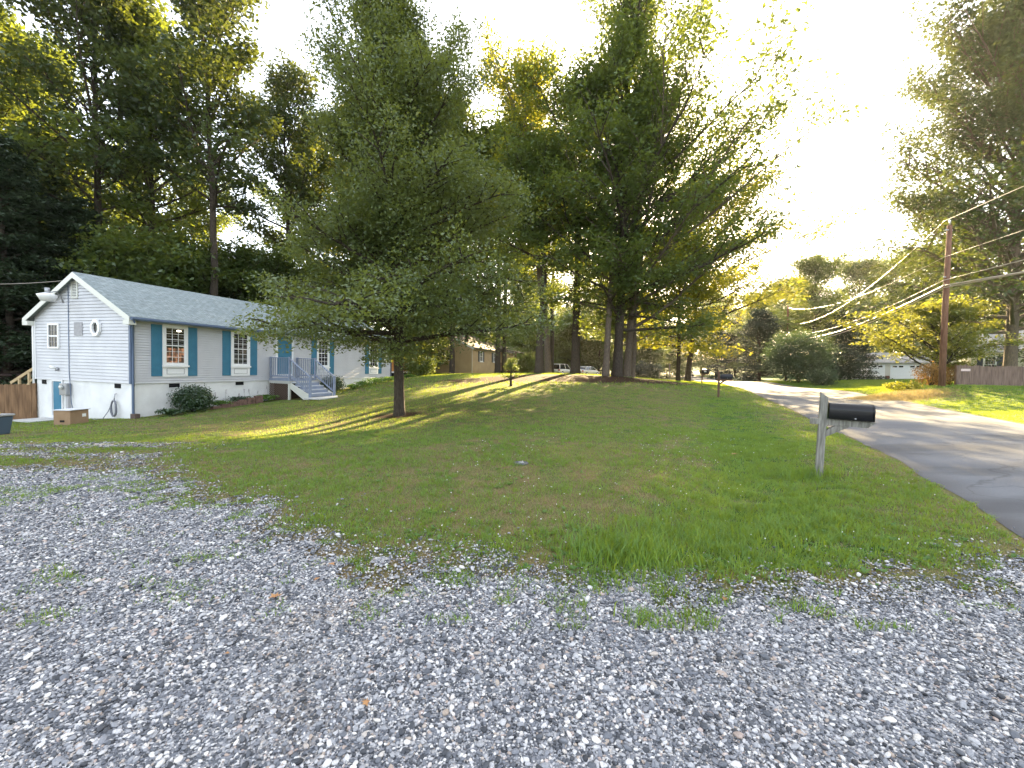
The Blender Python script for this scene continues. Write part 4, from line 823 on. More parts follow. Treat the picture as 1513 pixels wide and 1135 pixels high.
zt = ZP - rise * NS; MB().box(X0 + .1, X1 - .1, YF - run * (NS - 1) - .025, YF - run * (NS - 1) - .002, zt, zt + rise - .041).build('stair_riser', M_porch, pc)
for x in (X0 + .06, X1 - .06):
    yb = YF - run * (NS - 1); MB().prism([(YF, ZP - .2), (YF, ZP - .5), (yb, -1.05), (yb - .1, -1.05), (yb - .1, ZP - rise * NS + .12)], 'x', x - .02, x + .02).build('stringer', M_trim, pc)
    MB().box(x - .05, x + .05, yb - .2, yb - .1, -1.1, ZP - rise * NS + 1.05).build('post', M_porch, pc)
    rail(pc, (x, YF - .02, ZP - .02), (x, yb - .12, ZP - rise * NS + .05), 9, .16, .98)
# gable end features (plane x = 0, facing -x)
def gbox(y0, y1, z0, z1, d0=.015, d1=.05): return MB().box(-d1, -d0, y0, y1, z0, z1)
def gring(mb, y0, y1, z0, z1, t, da, db):
    mb.box(-db, -da, y0, y1, z0, z0 + t).box(-db, -da, y0, y1, z1 - t, z1).box(-db, -da, y0, y0 + t, z0 + t, z1 - t).box(-db, -da, y1 - t, y1, z0 + t, z1 - t)
q = MB(); gring(q, 4.18, 4.90, 1.27, 2.29, .07, .015, .06); gw = q.build('window', M_white, house); gbox(4.25, 4.83, 1.34, 2.22, .016, .024).build('glass', M_glass, gw); gbox(4.25, 4.83, 1.75, 1.81, .025, .045).build('sash', M_white, gw)
q = MB(); 
for y in (4.44, 4.63): q.box(-.036, -.026, y - .006, y + .006, 1.34, 1.74).box(-.036, -.026, y - .006, y + .006, 1.82, 2.22)
for z_ in (1.54, 2.02): q.box(-.035, -.027, 4.25, 4.83, z_ - .006, z_ + .006)
q.build('muntin', mat('grey_muntin', (.3, .3, .33)), gw)
gv = gbox(2.74, 3.23, 1.81, 2.33, .015, .04).build('wall_panel', mat('grey_panel', (.30, .30, .32), .7, (.36, .36, .38), 8), house)
q = MB(); gring(q, 2.98, 3.38, 3.27, 3.93, .05, .015, .05); gv = q.build('gable_vent', M_trim, house)
q = MB()
for i in range(9): z_ = 3.33 + i * .062; q.add([(-.045, 3.03, z_), (-.045, 3.33, z_), (-.02, 3.33, z_ + .045), (-.02, 3.03, z_ + .045)], [(0, 1, 2, 3)])
q.build('louvre', M_trim, gv); gbox(3.03, 3.33, 3.32, 3.88, .015, .018).build('vent_back', M_dark, gv)
oc = lambda r_, k=8: [(1.88 + r_ * .9 * math.cos(math.pi / 8 + i * math.pi / 4), 2.10 + r_ * 1.1 * math.sin(math.pi / 8 + i * math.pi / 4)) for i in range(8)]
q = MB(); a, b = oc(.31), oc(.20)
V = [(-.02, *p) for p in a] + [(-.10, *p) for p in a] + [(-.10, *p) for p in b] + [(-.03, *p) for p in b]
q.add(V, [(i, (i + 1) % 8, 8 + (i + 1) % 8, 8 + i) for i in range(8)] + [(8 + i, 8 + (i + 1) % 8, 16 + (i + 1) % 8, 16 + i) for i in range(8)] + [(16 + i, 16 + (i + 1) % 8, 24 + (i + 1) % 8, 24 + i) for i in range(8)])
ow = q.build('octagonal_window', M_white, house); MB().prism(oc(.205), 'x', -.032, -.022).build('glass', M_glass, ow)
MB().tube([(-.03, 3.58, 4.05), (-.03, 3.58, .3), (-.04, 3.5, -.2), (-.05, 3.42, -.9), (-.05, 3.3, -1.2)], .014, 5).build('service_conduit', M_slate, house)
for y in (5.17, .61): gbox(y, y + .33 if y < 1 else y + .26, -.2, -.03, -.028, -.004).build('crawlspace_vent', M_dark, house)
q = gbox(4.12, 4.68, -1.5, -.03, -.025, -.005); dr = q.build('basement_door', M_blue, house); q = MB(); gring(q, 4.06, 4.8, -1.56, -.002, .06, -.028, .02); q.build('door_frame', M_found, dr)
mt_ = gbox(3.55, 3.98, -.6, -.12, -.02, .16).build('electric_meter', M_metal, house, bevel=.02); MB().tube([(-.16, 3.78, -.28), (-.24, 3.78, -.28)], .08, 12).build('meter_dial', mat('meter_glass', (.5, .52, .5), .1), mt_)
gbox(3.6, 3.75, -1.2, -.601, -.02, .07).build('conduit_box', mat('grey_box', (.4, .4, .42)), mt_); gbox(3.2, 3.38, -1.3, -1.12, -.02, .08).build('conduit_box', M_metal, mt_)
# lamps on the gable
def gpt(u, v, off):
    d = np.array([HD[0], HD[1], 0.]); nn = np.array([HN[0] * math.cos(.02), HN[1] * math.cos(.02), math.sin(.02)]); zz = np.array([-HN[0] * math.sin(.02), -HN[1] * math.sin(.02), math.cos(.02)])
    C = np.array([HC[0], HC[1], HZB - EYE]); r_ = ray(u, v); k = ((C - d * off) @ d) / (r_ @ d); p = r_ * k - C; return Vector((-off, float(p @ nn), float(p @ zz)))
lp = gpt(70, 437, .75); m0 = Vector((-.03, 3.9, 3.22))
yl = MB().tube([m0 + Vector((0, 0, -.12)), m0 + Vector((-.05, 0, .1)), m0 + Vector((-.3, (lp.y - m0.y) * .4, .28)), lp + Vector((0, 0, .12))], .022, 6).build('yard_light_arm', M_metal, house)
q = MB().tube([lp + Vector((0, 0, .1)), lp + Vector((0, 0, .04)), lp + Vector((0, 0, -.04)), lp + Vector((0, 0, -.2))], [.12, .3, .27, .19], 14); q.build('lamp_shade', M_white, yl); MB().tube([lp + Vector((0, 0, .1)), lp + Vector((0, 0, .3))], .08, 8).build('photocell', M_metal, yl)
fl = MB().tube([(-.02, 4.28, .42), (-.1, 4.28, .44)], .06, 8).build('floodlight_base', M_metal, house); MB().tube([(-.08, 4.3, .48), (-.22, 4.42, .52)], [.035, .07], 8).build('floodlight', M_white, fl)
MB().box(8.0, 8.35, 1.3, 1.65, 3.2, 3.9).build('chimney_vent', M_metal, house)

# things around the house
q = MB()
def coil(cy, cz, ry_, rz_, x, n, jit):
    P = []
    for i in range(n * 14): t = i / 14 * 2 * math.pi; P.append((x - .05 - .02 * math.sin(t * .37), cy + (ry_ + jit * math.sin(i * .7)) * math.cos(t), cz + (rz_ + jit * math.sin(i * 1.3)) * math.sin(t)))
    return P
hroot = empty('garden_hose', (HC[0], HC[1], HZB), (.02, 0, R(90) - HTH)); tag(hroot, 'grey coiled garden hose hanging on the foundation wall near the house corner', 'hose')
q.tube(coil(.85, -.98, .15, .30, -.03, 8, .02), .016, 5); q.tube([(-.06, 1.0, -.8), (-.10, 1.12, -1.1), (-.2, 1.25, -1.38), (-.35, 1.45, -1.42), (-.2, 1.8, -1.44), (-.1, 2.1, -1.44)], .014, 5); q.build('hose', mat('grey_hose', (.13, .14, .16), .4, (.22, .23, .26), 30), hroot)
MB().tube([(.0, .82, -.42), (-.05, .82, -.42), (-.09, .82, -.72)], .02, 6).build('hanger', M_metal, hroot)
bp_ = spot(104, 628, 15.0); bz = Hs(bp_[0] - .4, 15.4)
cb_ = empty('cardboard_box', (bp_[0], 15.0, bz)); tag(cb_, 'brown open cardboard box with a white lid beside the blue basement door', 'box')
M_card = mat('cardboard', (.26, .17, .10), .85, (.31, .21, .13), 3)
MB().box(-.58, 0, 0, .66, 0, .50).build('body', M_card, cb_, bevel=.008); MB().box(-.64, .04, -.03, .70, .505, .53).build('lid', mat('white_lid', (.62, .64, .68)), cb_, bevel=.006); MB().box(.001, .004, .42, .56, .25, .36).build('label_sticker', M_white, cb_); MB().box(-.36, -.2, -.004, -.001, .10, .17).build('hand_hole', M_dark, cb_)
pp = gpt(66, 621, .5); q = MB().box(-1.0, -.02, 4.0, 5.2, -1.64, -1.585).build('concrete_pad', M_conc); q.location = (HC[0], HC[1], HZB); q.rotation_euler = (.02, 0, R(90) - HTH); tag(q, 'pale concrete pad in front of the blue basement door', 'concrete pad')
q = MB().box(X0 - .3, X1 + .75, YF - 2.1, YF - 1.2, -.83, -.775).build('concrete_slab', M_conc); q.location = (HC[0], HC[1], HZB); q.rotation_euler = (.02, 0, R(90) - HTH); tag(q, 'pale concrete slab at the foot of the porch steps', 'concrete slab')
q = MB()
for i in range(6): q.box(2.35 + i * .42, 2.35 + i * .42 + .40, -1.12, -.98, -1.4, -1.0 + .075 * i * .9)
q = q.build('garden_edging', mat('edging_timber', (.10, .06, .05), .9, (.18, .11, .09), 6), bevel=.01); q.location = (HC[0], HC[1], HZB); q.rotation_euler = (.02, 0, R(90) - HTH); tag(q, 'low brown timber edging in front of the border plants', 'edging')
# left fence
def fence(name, p0, p1, h, m, lb, bw=.14, seed=0, dog=.02, gap=.006, post_side=1, pm=None):
    rg = np.random.default_rng(seed); p0, p1 = Vector(p0), Vector(p1); D = (p1 - p0).length; root = empty(name, (p0.x, p0.y, 0), (0, 0, math.atan2(p1.y - p0.y, p1.x - p0.x))); n = int(D / bw); q = MB()
    dirv = (p1 - p0).normalized()
    for i in range(n):
        w0 = p0 + dirv * (i * bw); z0 = Hs(w0.x, w0.y) - .04; hh_ = h + rg.normal(0, dog); y = rg.normal(0, .003); x = i * bw + rg.normal(0, .002)
        q.prism([(x + gap / 2, z0), (x + bw - gap / 2, z0), (x + bw - gap / 2, z0 + hh_ - .03), (x + bw * .75, z0 + hh_), (x + bw * .25, z0 + hh_), (x + gap / 2, z0 + hh_ - .03)], 'y', y - .011, y + .011)
    q.build('board', m, root)
    for k in range(int(D / 2.4) + 1):
        w0 = p0 + dirv * min(k * 2.4, D - .05); z0 = Hs(w0.x, w0.y); MB().box(k * 2.4 - .045, k * 2.4 + .045, .02 * post_side if post_side > 0 else -.11, .11 if post_side > 0 else -.02, z0 - .2, z0 + h * (.98 if post_side > 0 else 1.03)).build('post', pm or m, root)
    zc = Hs(*(p0.lerp(p1, .5)).xy)
    tag(root, lb, 'fence'); return root
a = hw(-.0, HW + .02); a = (a[0], a[1], 0); b = spot(-120, 600, 17.0); fence('privacy_fence', (a[0], a[1], 0), (b[0], b[1], 0), 1.58, M_wood, 'brown stained board fence running left from the house corner', .14, 2)
# outbuilding, stair rail, bin at the far left
def shed(name, loc, rz, w, d, h, rh, wm, rm, lb, oh=.4, door=None, cat='shed'):
    root = empty(name, loc, (0, 0, rz)); q = MB(); laps_front(q, -w / 2, w / 2, -.6, h, -d / 2, .15); q.box(-w / 2 + .01, w / 2 - .01, -d / 2 + .01, d / 2, -.6, h); q.build('wall', wm, root)
    a, b = w / 2 + oh, d / 2 + oh; r_ = min(a, b) * .35
    MB().add([(-a, -b, h), (a, -b, h), (a, b, h), (-a, b, h), (-a, -b, h + .12), (a, -b, h + .12), (a, b, h + .12), (-a, b, h + .12), (-a + b * .9, 0, h + rh), (a - b * .9, 0, h + rh)], [(0, 3, 2, 1), (0, 1, 5, 4), (1, 2, 6, 5), (2, 3, 7, 6), (3, 0, 4, 7), (4, 5, 9, 8), (5, 6, 9), (6, 7, 8, 9), (7, 4, 8)]).build('roof', rm, root)
    return tag(root, lb, cat), root
M_brick = mat('red_brick', (.16, .06, .045), .9, (.22, .09, .06), 20)
p = spot(-12, 556, 27); shed('outbuilding', (p[0], 27, Hs(p[0], 27)), R(35), 4.2, 4.0, 1.7, 1.0, M_brick, shingle_mat('brown_shingle', (.07, .045, .045), (.10, .065, .06)), 'low red outbuilding with a dark brown hipped roof behind the board fence')
sr = empty('stair_railing'); a, b = spot(16, 566, 20.2), spot(52, 543, 20.2)
MB().bar(a, b, .05, .12).build('handrail', mat('new_lumber', (.42, .32, .18), .7, (.5, .38, .22), 5), sr); a2, b2 = Vector(a) + Vector((.55, 0, -.30)), Vector(b) + Vector((.0, 0, -.42)); MB().bar(a2, b2, .05, .07).build('lower_rail', bpy.data.materials['new_lumber'], sr)
for k_ in (.35, .75): q = Vector(a).lerp(Vector(b), k_); MB().bar(q, q - Vector((0, 0, 2.1)), .08, .08).build('post', bpy.data.materials['new_lumber'], sr)
tag(sr, 'pale new lumber stair railing sloping down behind the board fence', 'railing')
p = spot(-7, 641, 12.2); bn = empty('waste_bin', (p[0], 12.2, Hs(p[0], 12.2))); M_bin = mat('blue_grey_plastic', (.06, .09, .13), .5)
q = MB(); s = lambda z_, r_: [(-r_, -r_ * .8, z_), (r_, -r_ * .8, z_), (r_, r_ * .8, z_), (-r_, r_ * .8, z_)]; q.add(s(0, .22) + s(.5, .28), [(0, 3, 2, 1), (4, 5, 6, 7), (0, 1, 5, 4), (1, 2, 6, 5), (2, 3, 7, 6), (3, 0, 4, 7)]); q.build('body', M_bin, bn, bevel=.02); MB().box(-.31, .31, -.25, .25, .51, .57).build('lid', mat('grey_lid', (.3, .31, .32)), bn, bevel=.02)
MB().box(.0, .2, -.22, -.02, .575, .63).build('yellow_item', mat('yellow_plastic', (.5, .4, .08)), bn, bevel=.015); tag(bn, 'blue grey bin with a grey lid at the left edge of the photo', 'bin')
# round lid in the lawn
for Y in np.arange(5, 12, .02):
    p = spot(770, 686, Y)
    if p[2] < Hs(p[0], p[1]): break
q = MB().tube([(0, 0, 0), (0, 0, .03)], .12, 20).build('utility_cover', mat('dark_iron', (.10, .10, .11)), None); q.location = (p[0], p[1], Hs(p[0], p[1])); tag(q, 'small round grey utility cover sunk in the middle of the lawn', 'utility cover')
MB().tube([(0, .01, .0305), (0, .01, .036)], .05, 12).build('centre_cap', M_metal, q)

# ------------------------------------------------------------------ neighbour house and shed
M_tan = siding_mat('tan_siding', (.42, .30, .15), (.48, .35, .18)); M_brownroof = shingle_mat('brown_roof', (.12, .10, .085), (.16, .13, .11)); M_dkshut = mat('dark_shutter', (.02, .03, .03), .5)
p = spot(697, 552, 48); nb = empty('tan_house', (p[0], 48, Hs(p[0], 48) + .35), (0, 0, R(90) - HTH)); tag(nb, 'tan clapboard neighbour house with a brown porch, seen under the shade tree branches', 'house')
q = MB(); laps_front(q, 0, 15, 0, 2.6, 0, .12); nW, nE, nA = 7.2, 2.6, 4.4
def gy2(z): k = max(0, (z - nE) / ((nA - nE) / (nW / 2))); return (min(k, nW / 2), max(nW - k, nW / 2))
laps_gable(q, gy2, 0, nA, 0, .12); q.box(.02, 15, .02, nW, -.6, 2.55); q.build('wall', M_tan, nb); roof(nb, 15, nW, nE, nA, .4, .3, M_brownroof, M_trim)
MB().box(-.02, .08, -.03, -.016, -.3, 2.3).build('corner_board', M_trim, nb)
window_asm(nb, 2.2, 3.2, 1.0, 2.25, apron=False, shut=.42, sm=M_dkshut); window_asm(nb, 6.6, 7.6, 1.0, 2.25, apron=False, shut=.42, sm=M_dkshut)
q = MB(); gring(q, 2.2, 3.3, 1.1, 2.2, .08, .015, .05); g_ = q.build('window', M_white, nb); gbox(2.28, 3.22, 1.18, 2.12, .016, .022).build('glass', M_glass, g_)
M_red = mat('red_brown_deck', (.16, .065, .045), .7, (.22, .09, .06), 4)
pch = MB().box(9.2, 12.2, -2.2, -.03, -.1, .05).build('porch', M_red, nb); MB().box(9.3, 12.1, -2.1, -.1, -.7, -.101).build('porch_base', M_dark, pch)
def rail2(par, a, b, n, m):
    a, b = Vector(a), Vector(b); q = MB(); q.bar(a + Vector((0, 0, .95)), b + Vector((0, 0, .95)), .1, .05); r_ = q.build('railing', m, par); MB().bar(a + Vector((0, 0, .1)), b + Vector((0, 0, .1)), .05, .05).build('bottom_rail', m, r_); q = MB()
    for i in range(n + 1): p = a.lerp(b, i / n); q.bar(p + Vector((0, 0, .1)), p + Vector((0, 0, .94)), .05, .05)
    q.build('baluster', m, r_)
rail2(pch, (9.25, -.1, .05), (9.25, -2.15, .05), 14, M_red); rail2(pch, (9.25, -2.17, .05), (10.7, -2.17, .05), 10, M_red); rail2(pch, (10.8, -2.2, .05), (10.8, -4.0, -.9), 10, M_red); rail2(pch, (12.1, -2.2, .05), (12.1, -4.0, -.9), 10, M_red)
for x, y in ((9.25, -2.17), (12.15, -2.17)): MB().bar((x, y, 0), (x, y, 2.4), .12, .12).build('post', M_red, pch)
MB().add([(9, -2.5, 2.45), (12.5, -2.5, 2.45), (12.5, 0.1, 2.9), (9, .1, 2.9), (9, -2.5, 2.33), (12.5, -2.5, 2.33), (12.5, 0.1, 2.78), (9, .1, 2.78)], [(0, 1, 2, 3), (7, 6, 5, 4), (0, 4, 5, 1), (1, 5, 6, 2), (3, 2, 6, 7), (0, 3, 7, 4)]).build('porch_roof', M_brownroof, pch)
for i in range(4): MB().box(10.85, 12.05, -2.5 - .3 * i, -2.21 - .3 * i, -.2 - .2 * i, -.14 - .2 * i).build('stair_tread', M_red, pch)
d_ = MB().box(10.6, 11.5, -.03, -.016, .06, 2.1).build('door', M_white, nb); MB().tube([(11.4, -.03, 1.05), (11.4, -.09, 1.05)], .03, 8).build('knob', M_metal, d_)
p = spot(592, 550, 41); sh = empty('wooden_shed', (p[0], 41, Hs(p[0], 41) + .4), (0, 0, R(90) - HTH)); tag(sh, 'orange brown wooden shed on a white deck past the far end of the shuttered house', 'shed')
M_orange = mat('orange_wood', (.34, .15, .045), .7, (.44, .21, .07), 3, stretch=(6, 6, .6))
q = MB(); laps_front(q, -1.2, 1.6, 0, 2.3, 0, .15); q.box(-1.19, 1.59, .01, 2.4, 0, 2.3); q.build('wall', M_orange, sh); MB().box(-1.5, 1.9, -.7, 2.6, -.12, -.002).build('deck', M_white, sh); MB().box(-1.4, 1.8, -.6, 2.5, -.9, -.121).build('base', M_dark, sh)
q = MB(); laps_gable(q, lambda z: (0, 2.4), 0, 2.3, -1.2, .15); q.build('end_wall', M_orange, sh); rr_ = empty('x'); bpy.data.objects.remove(rr_)
MB().add([(-1.6, -.4, 2.31), (2, -.4, 2.31), (2, 2.8, 2.31), (-1.6, 2.8, 2.31), (-1.6, 1.2, 3.1), (2, 1.2, 3.1)], [(0, 3, 2, 1), (0, 1, 5, 4), (2, 3, 4, 5), (1, 2, 5), (3, 0, 4)]).build('roof', M_brownroof, sh)
q = MB(); ring(q, -.35, .55, .1, 2.05, .06, -.05, -.016); d_ = q.build('door', M_orange, sh)

# ------------------------------------------------------------------ across the road: garage, cream house, fence
M_cream = siding_mat('cream_siding', (.52, .49, .33), (.58, .55, .38)); M_gwall = mat('pale_garage_wall', (.58, .56, .50), .7); M_groof = shingle_mat('pale_roof', (.30, .29, .27), (.36, .35, .33))
p = spot(1250, 559, 65); q0 = spot(1375, 559, 61); ga = math.atan2(q0[1] - p[1], q0[0] - p[0]); gl = math.hypot(q0[0] - p[0], q0[1] - p[1])
gz0 = min(Hs(p[0], p[1]), Hs(q0[0], q0[1])) + .05
gar = empty('garage', (p[0], p[1], gz0), (0, 0, ga)); tag(gar, 'white double garage with pale roof behind the sunlit lawn across the road', 'garage')
q = MB(); laps_front(q, 0, gl, 0, 2.45, 0, .2); q.box(.01, gl, .02, 7, -.6, 2.44); q.add([(0, .02, 2.44), (0, 7, 2.44), (0, 3.5, 3.9)], [(0, 2, 1)]); q.build('wall', M_gwall, gar); roof(gar, gl, 7, 2.5, 3.9, .35, .3, M_groof, M_trim)
for x in (.85, 5.15):
    q = MB()
    for i in range(4): q.box(x, x + 3.7, -.06 if i % 2 else -.062, -.022, .05 + i * .52, .05 + i * .52 + .51)
    d_ = q.build('garage_door', M_white, gar); q = MB()
    for k_ in (.25, .95, 2.2, 2.9): q.box(x + k_, x + k_ + .5, -.07, -.0625, 1.75, 1.98)
    q.build('door_window', M_glass, d_)
for x in (.15, 4.6, 8.92): MB().box(x, x + .5, -.08, -.023, 0, .55).build('brick_base', M_brick, gar)
p = spot(1434, 546, 46); cr_ = empty('cream_house', (p[0], 46, Hs(p[0], 46) + .5), (0, 0, R(-32))); tag(cr_, 'cream clapboard house with dark shutters behind the weathered fence', 'house')
q = MB(); laps_front(q, 0, 9, 0, 2.7, 0, .12); q.box(.02, 9, .02, 8, -.8, 2.69); q.build('wall', M_cream, cr_); roof(cr_, 9, 8, 2.75, 4.9, .45, .35, M_groof, M_white)
q = MB(); laps_gable(q, lambda z: (0, 8), 0, 2.7, -.01, .12); q.build('end_wall', M_cream, cr_)
window_asm(cr_, .9, 1.9, .35, 2.2, apron=False, shut=.45, sm=mat('slate_shutter', (.05, .06, .09))); window_asm(cr_, 4.9, 6.0, .8, 2.2, apron=False, shut=.45, sm=bpy.data.materials['slate_shutter'])
pr = MB().box(4.0, 9, -1.8, -.02, -.1, 0).build('porch', M_white, cr_); rail2(pr, (4.05, -1.75, 0), (8.9, -1.75, 0), 22, M_black)
a = spot(1412.5, 573, 27); b = spot(1590, 573, 25.8); fr = fence('weathered_fence', (a[0], a[1], 0), (b[0], b[1], 0), 1.36, mat('purple_grey_boards', (.115, .08, .065), .9, (.21, .15, .12), 4, .5, 20, stretch=(5, 5, .4)), 'weathered purple grey board fence at the right edge across the road', .135, 5, .03, pm=M_wood)
a = spot(1420, 545, 26.88); b = spot(1431.5, 548.5, 26.8); zc = (a[2] + b[2]) / 2
q = MB().box(-.24, .24, -.012, 0, -.07, .07).build('fence_sign', mat('pale_pink_sign', (.62, .50, .47))); q.location = ((a[0] + b[0]) / 2, 26.80, zc); q.rotation_euler = fr.rotation_euler; tag(q, 'small pale rectangular sign fixed on the left end of the weathered fence', 'sign')

# ------------------------------------------------------------------ mailboxes
RN = Vector((.89, -.456, 0)); RA = math.atan2(RN.y, RN.x)
M_mb = mat('black_mailbox_paint', (.005, .005, .007), .32, spec=.35); M_mb2 = mat('dark_grey_mailbox', (.016, .017, .022), .4)
def mailbox(loc, lb, s=1, m=M_mb, wm=M_grayw, post_h=1.33, big=1, rz=RA, brace=True, lean=(0, 0)):
    root = empty('mailbox', loc, (lean[0], lean[1], rz)); root.scale = (s, s, s); w_ = .05
    MB().add([(-w_, -w_, -.25), (w_, -w_, -.25), (w_, w_, -.25), (-w_, w_, -.25), (-w_, -w_, post_h), (w_, -w_, post_h - .075), (w_, w_, post_h - .075), (-w_, w_, post_h)], [(0, 3, 2, 1), (4, 5, 6, 7), (0, 1, 5, 4), (1, 2, 6, 5), (2, 3, 7, 6), (3, 0, 4, 7)]).build('post', wm, root, bevel=.004)
    MB().prism([(-.16, .825), (-.16, .915), (.66, .915), (.56, .825)], 'y', -.045, .045).build('arm', wm, root, bevel=.003)
    MB().prism([(.052, .64), (.052, .74), (.16, .822), (.34, .822)], 'y', -.04, .04).build('brace', wm, root, bevel=.003)
    r_, h_ = .088 * big, .115 * big; z0 = .93
    prof = [(-r_, z0), (r_, z0), (r_, z0 + h_)] + [(r_ * math.cos(t), z0 + h_ + r_ * math.sin(t)) for t in np.linspace(.15, math.pi - .15, 12)] + [(-r_, z0 + h_)]
    b = MB().prism(prof, 'x', .065, .60, True).build('box', m, root); md = b.modifiers.new('bevel', 'BEVEL'); md.width = .004; md.segments = 2; md.limit_method = 'ANGLE'; md.angle_limit = R(60)
    pr2 = [(y * 1.04, z0 + (z_ - z0) * 1.025 - .004) for y, z_ in prof]; MB().prism(pr2, 'x', .601, .622, True).build('door', m, root)
    MB().box(.056, .6, -.03, .03, .9155, .929).build('mounting_plate', wm, root)
    MB().box(.38, .40, -r_ - .008, -r_ - .002, z0 + .02, z0 + .035).build('flag_pivot', M_metal, root)
    return tag(root, lb, 'mailbox', 'roadside mailboxes')
p = spot(1209.5, 700, 6.82); mailbox((p[0], p[1], Hs(p[0], p[1])), 'large black mailbox on a weathered grey wooden post, nearest to the camera', lean=(0, .032), big=1.22)
p = spot(1061.5, 588, 21.8); mailbox((p[0], p[1], Hs(p[0], p[1])), 'dark grey mailbox on a brown post farther up the road edge, second nearest', m=M_mb2, wm=mat('brown_post', (.10, .06, .04), .8), big=1.15, rz=RA)
p = spot(1037, 567, 40); b_ = mailbox((p[0], p[1], Hs(p[0], p[1])), 'farthest dark mailbox with a small white number sticker, left of the other far one', m=M_mb2, wm=bpy.data.materials['brown_post'], big=1.9, rz=RA - .45)
MB().box(.3, .5, -.18, -.172, 1.05, 1.15).build('sticker', M_white, b_)

# ------------------------------------------------------------------ poles and wires
M_pole = mat('utility_pole_wood', (.12, .06, .038), .9, (.19, .10, .065), 3, .6, 20, stretch=(8, 8, .6)); M_wire = mat('wire', (.30, .27, .24), .35, metal=.3)
P1 = spot(1391.5, 569, 26); P1z = Hs(P1[0], 26)
r0_ = empty('utility_pole', (P1[0], 26, P1z)); MB().tube([(0, 0, -.3), (.02, 0, 4.5), (.10, 0, spot(1396, 333, 26)[2] - P1z)], [.165, .15, .12], 14).build('pole', M_pole, r0_)
for k_, h_ in enumerate((5.95, 6.45, 9.2)): MB().tube([(-.2, -.05, h_), (.25, -.02, h_)], .04, 6).build('bracket', M_metal, r0_)
MB().tube([(.1, 0, spot(1396, 333, 26)[2] - P1z), (.1, 0, spot(1396, 333, 26)[2] - P1z + .32)], [.03, .05], 8).build('insulator', M_metal, r0_)
tag(r0_, 'tall reddish brown wooden utility pole beside the road near the weathered fence', 'utility pole', 'utility poles')
P2 = spot(1163, 500, 66); P2z = Hs(P2[0], 66); r2_ = empty('utility_pole', (P2[0], 66, P2z)); MB().tube([(0, 0, -.3), (0, 0, spot(1163, 452, 66)[2] - P2z)], [.17, .12], 10).build('pole', M_pole, r2_); MB().tube([(-.2, 0, 7.4), (.2, 0, 7.4)], .04, 6).build('bracket', M_metal, r2_)
tag(r2_, 'distant utility pole rising behind the tall dark roadside shrub', 'utility pole', 'utility poles')
def wire(pts_, sag, r_, lb):
    q = MB(); P = []
    for a, b in zip(pts_, pts_[1:]):
        a, b = Vector(a), Vector(b)
        for i in range(24): t = i / 24; p = a.lerp(b, t); p.z -= sag * 4 * t * (1 - t); P.append(p)
    P.append(Vector(pts_[-1])); q.tube(P, r_, 5); return tag(q.build('power_line', M_wire), lb, 'power line', 'overhead lines strung between the utility poles')
def W2(v1, v2, v0, vL=None, dx=0):
    """heights read at near pole, far pole, and at the right frame edge; the span to the right goes on past the frame"""
    a = spot(1395, v1, 26); b = spot(1163 + dx, v2, 66); e = spot(1513, v0, 20.2); a0 = np.array(e) + (np.array(e) - np.array(a)) * 2.5; a0[2] = e[2] + (e[2] - a[2]) * 2.0 + .5
    out = [a0, e, a, b]
    if vL: out.append(spot(1035, vL, 125))
    return out
def wires(v1, v2, v0, vL, sag, r_, lb, dx=0):
    P = W2(v1, v2, v0, vL, dx); q = MB(); S = [0, 0, sag, sag * .6]; pts_ = []
    for (a, b), s in zip(zip(P, P[1:]), S):
        a, b = Vector(a), Vector(b)
        for i in range(24): t = i / 24; p = a.lerp(b, t); p.z -= s * 4 * t * (1 - t); pts_.append(p)
    pts_.append(Vector(P[-1])); q.tube(pts_, r_, 6); tag(q.build('power_line', M_wire), lb, 'power line', 'overhead lines strung between the utility poles')
wires(327, 478, 275, 503, 1.9, .017, 'topmost thin overhead wire fixed to the tip of the near utility pole')
wires(380, 455, 340, None, 1.2, .012, 'thin overhead wire a little below the tip of the near utility pole')
wires(414, 494, 384, 516, 1.0, .022, 'overhead cable crossing the near utility pole just above the thick pair')
wires(422, 501, 402, 521, 1.0, .040, 'upper cable of the thick pair of overhead cables')
wires(425, 504, 403, 524, 1.05, .032, 'lower cable of the thick pair of overhead cables')
a = gpt(102, 414, .05); hm = Matrix.Translation((HC[0], HC[1], HZB)) @ Matrix.Rotation(R(90) - HTH, 4, 'Z') @ Matrix.Rotation(.02, 4, 'X'); aw = hm @ a
wz = MB(); b = Vector(spot(-260, 385, 22)); P = [aw.lerp(b, t / 20) - Vector((0, 0, .55 * 4 * (t / 20) * (1 - t / 20))) for t in range(21)]; tag(wz.tube(P, .013, 5).build('service_wire', M_wire), 'service wire sagging from the gable peak to the left edge', 'power line')
for u, v, Y, h_, lb in ((989, 560, 52, 2.0, 'thin pale post left of the road, taller of the pair'), (974, 559, 52, 1.1, 'short thin pale post left of the taller one')):
    p = spot(u, v, Y); q = MB().bar((0, 0, -.2), (0, 0, h_), .11, .11).build('roadside_post', M_grayw); q.location = (p[0], Y, Hs(p[0], Y)); tag(q, lb, 'post')

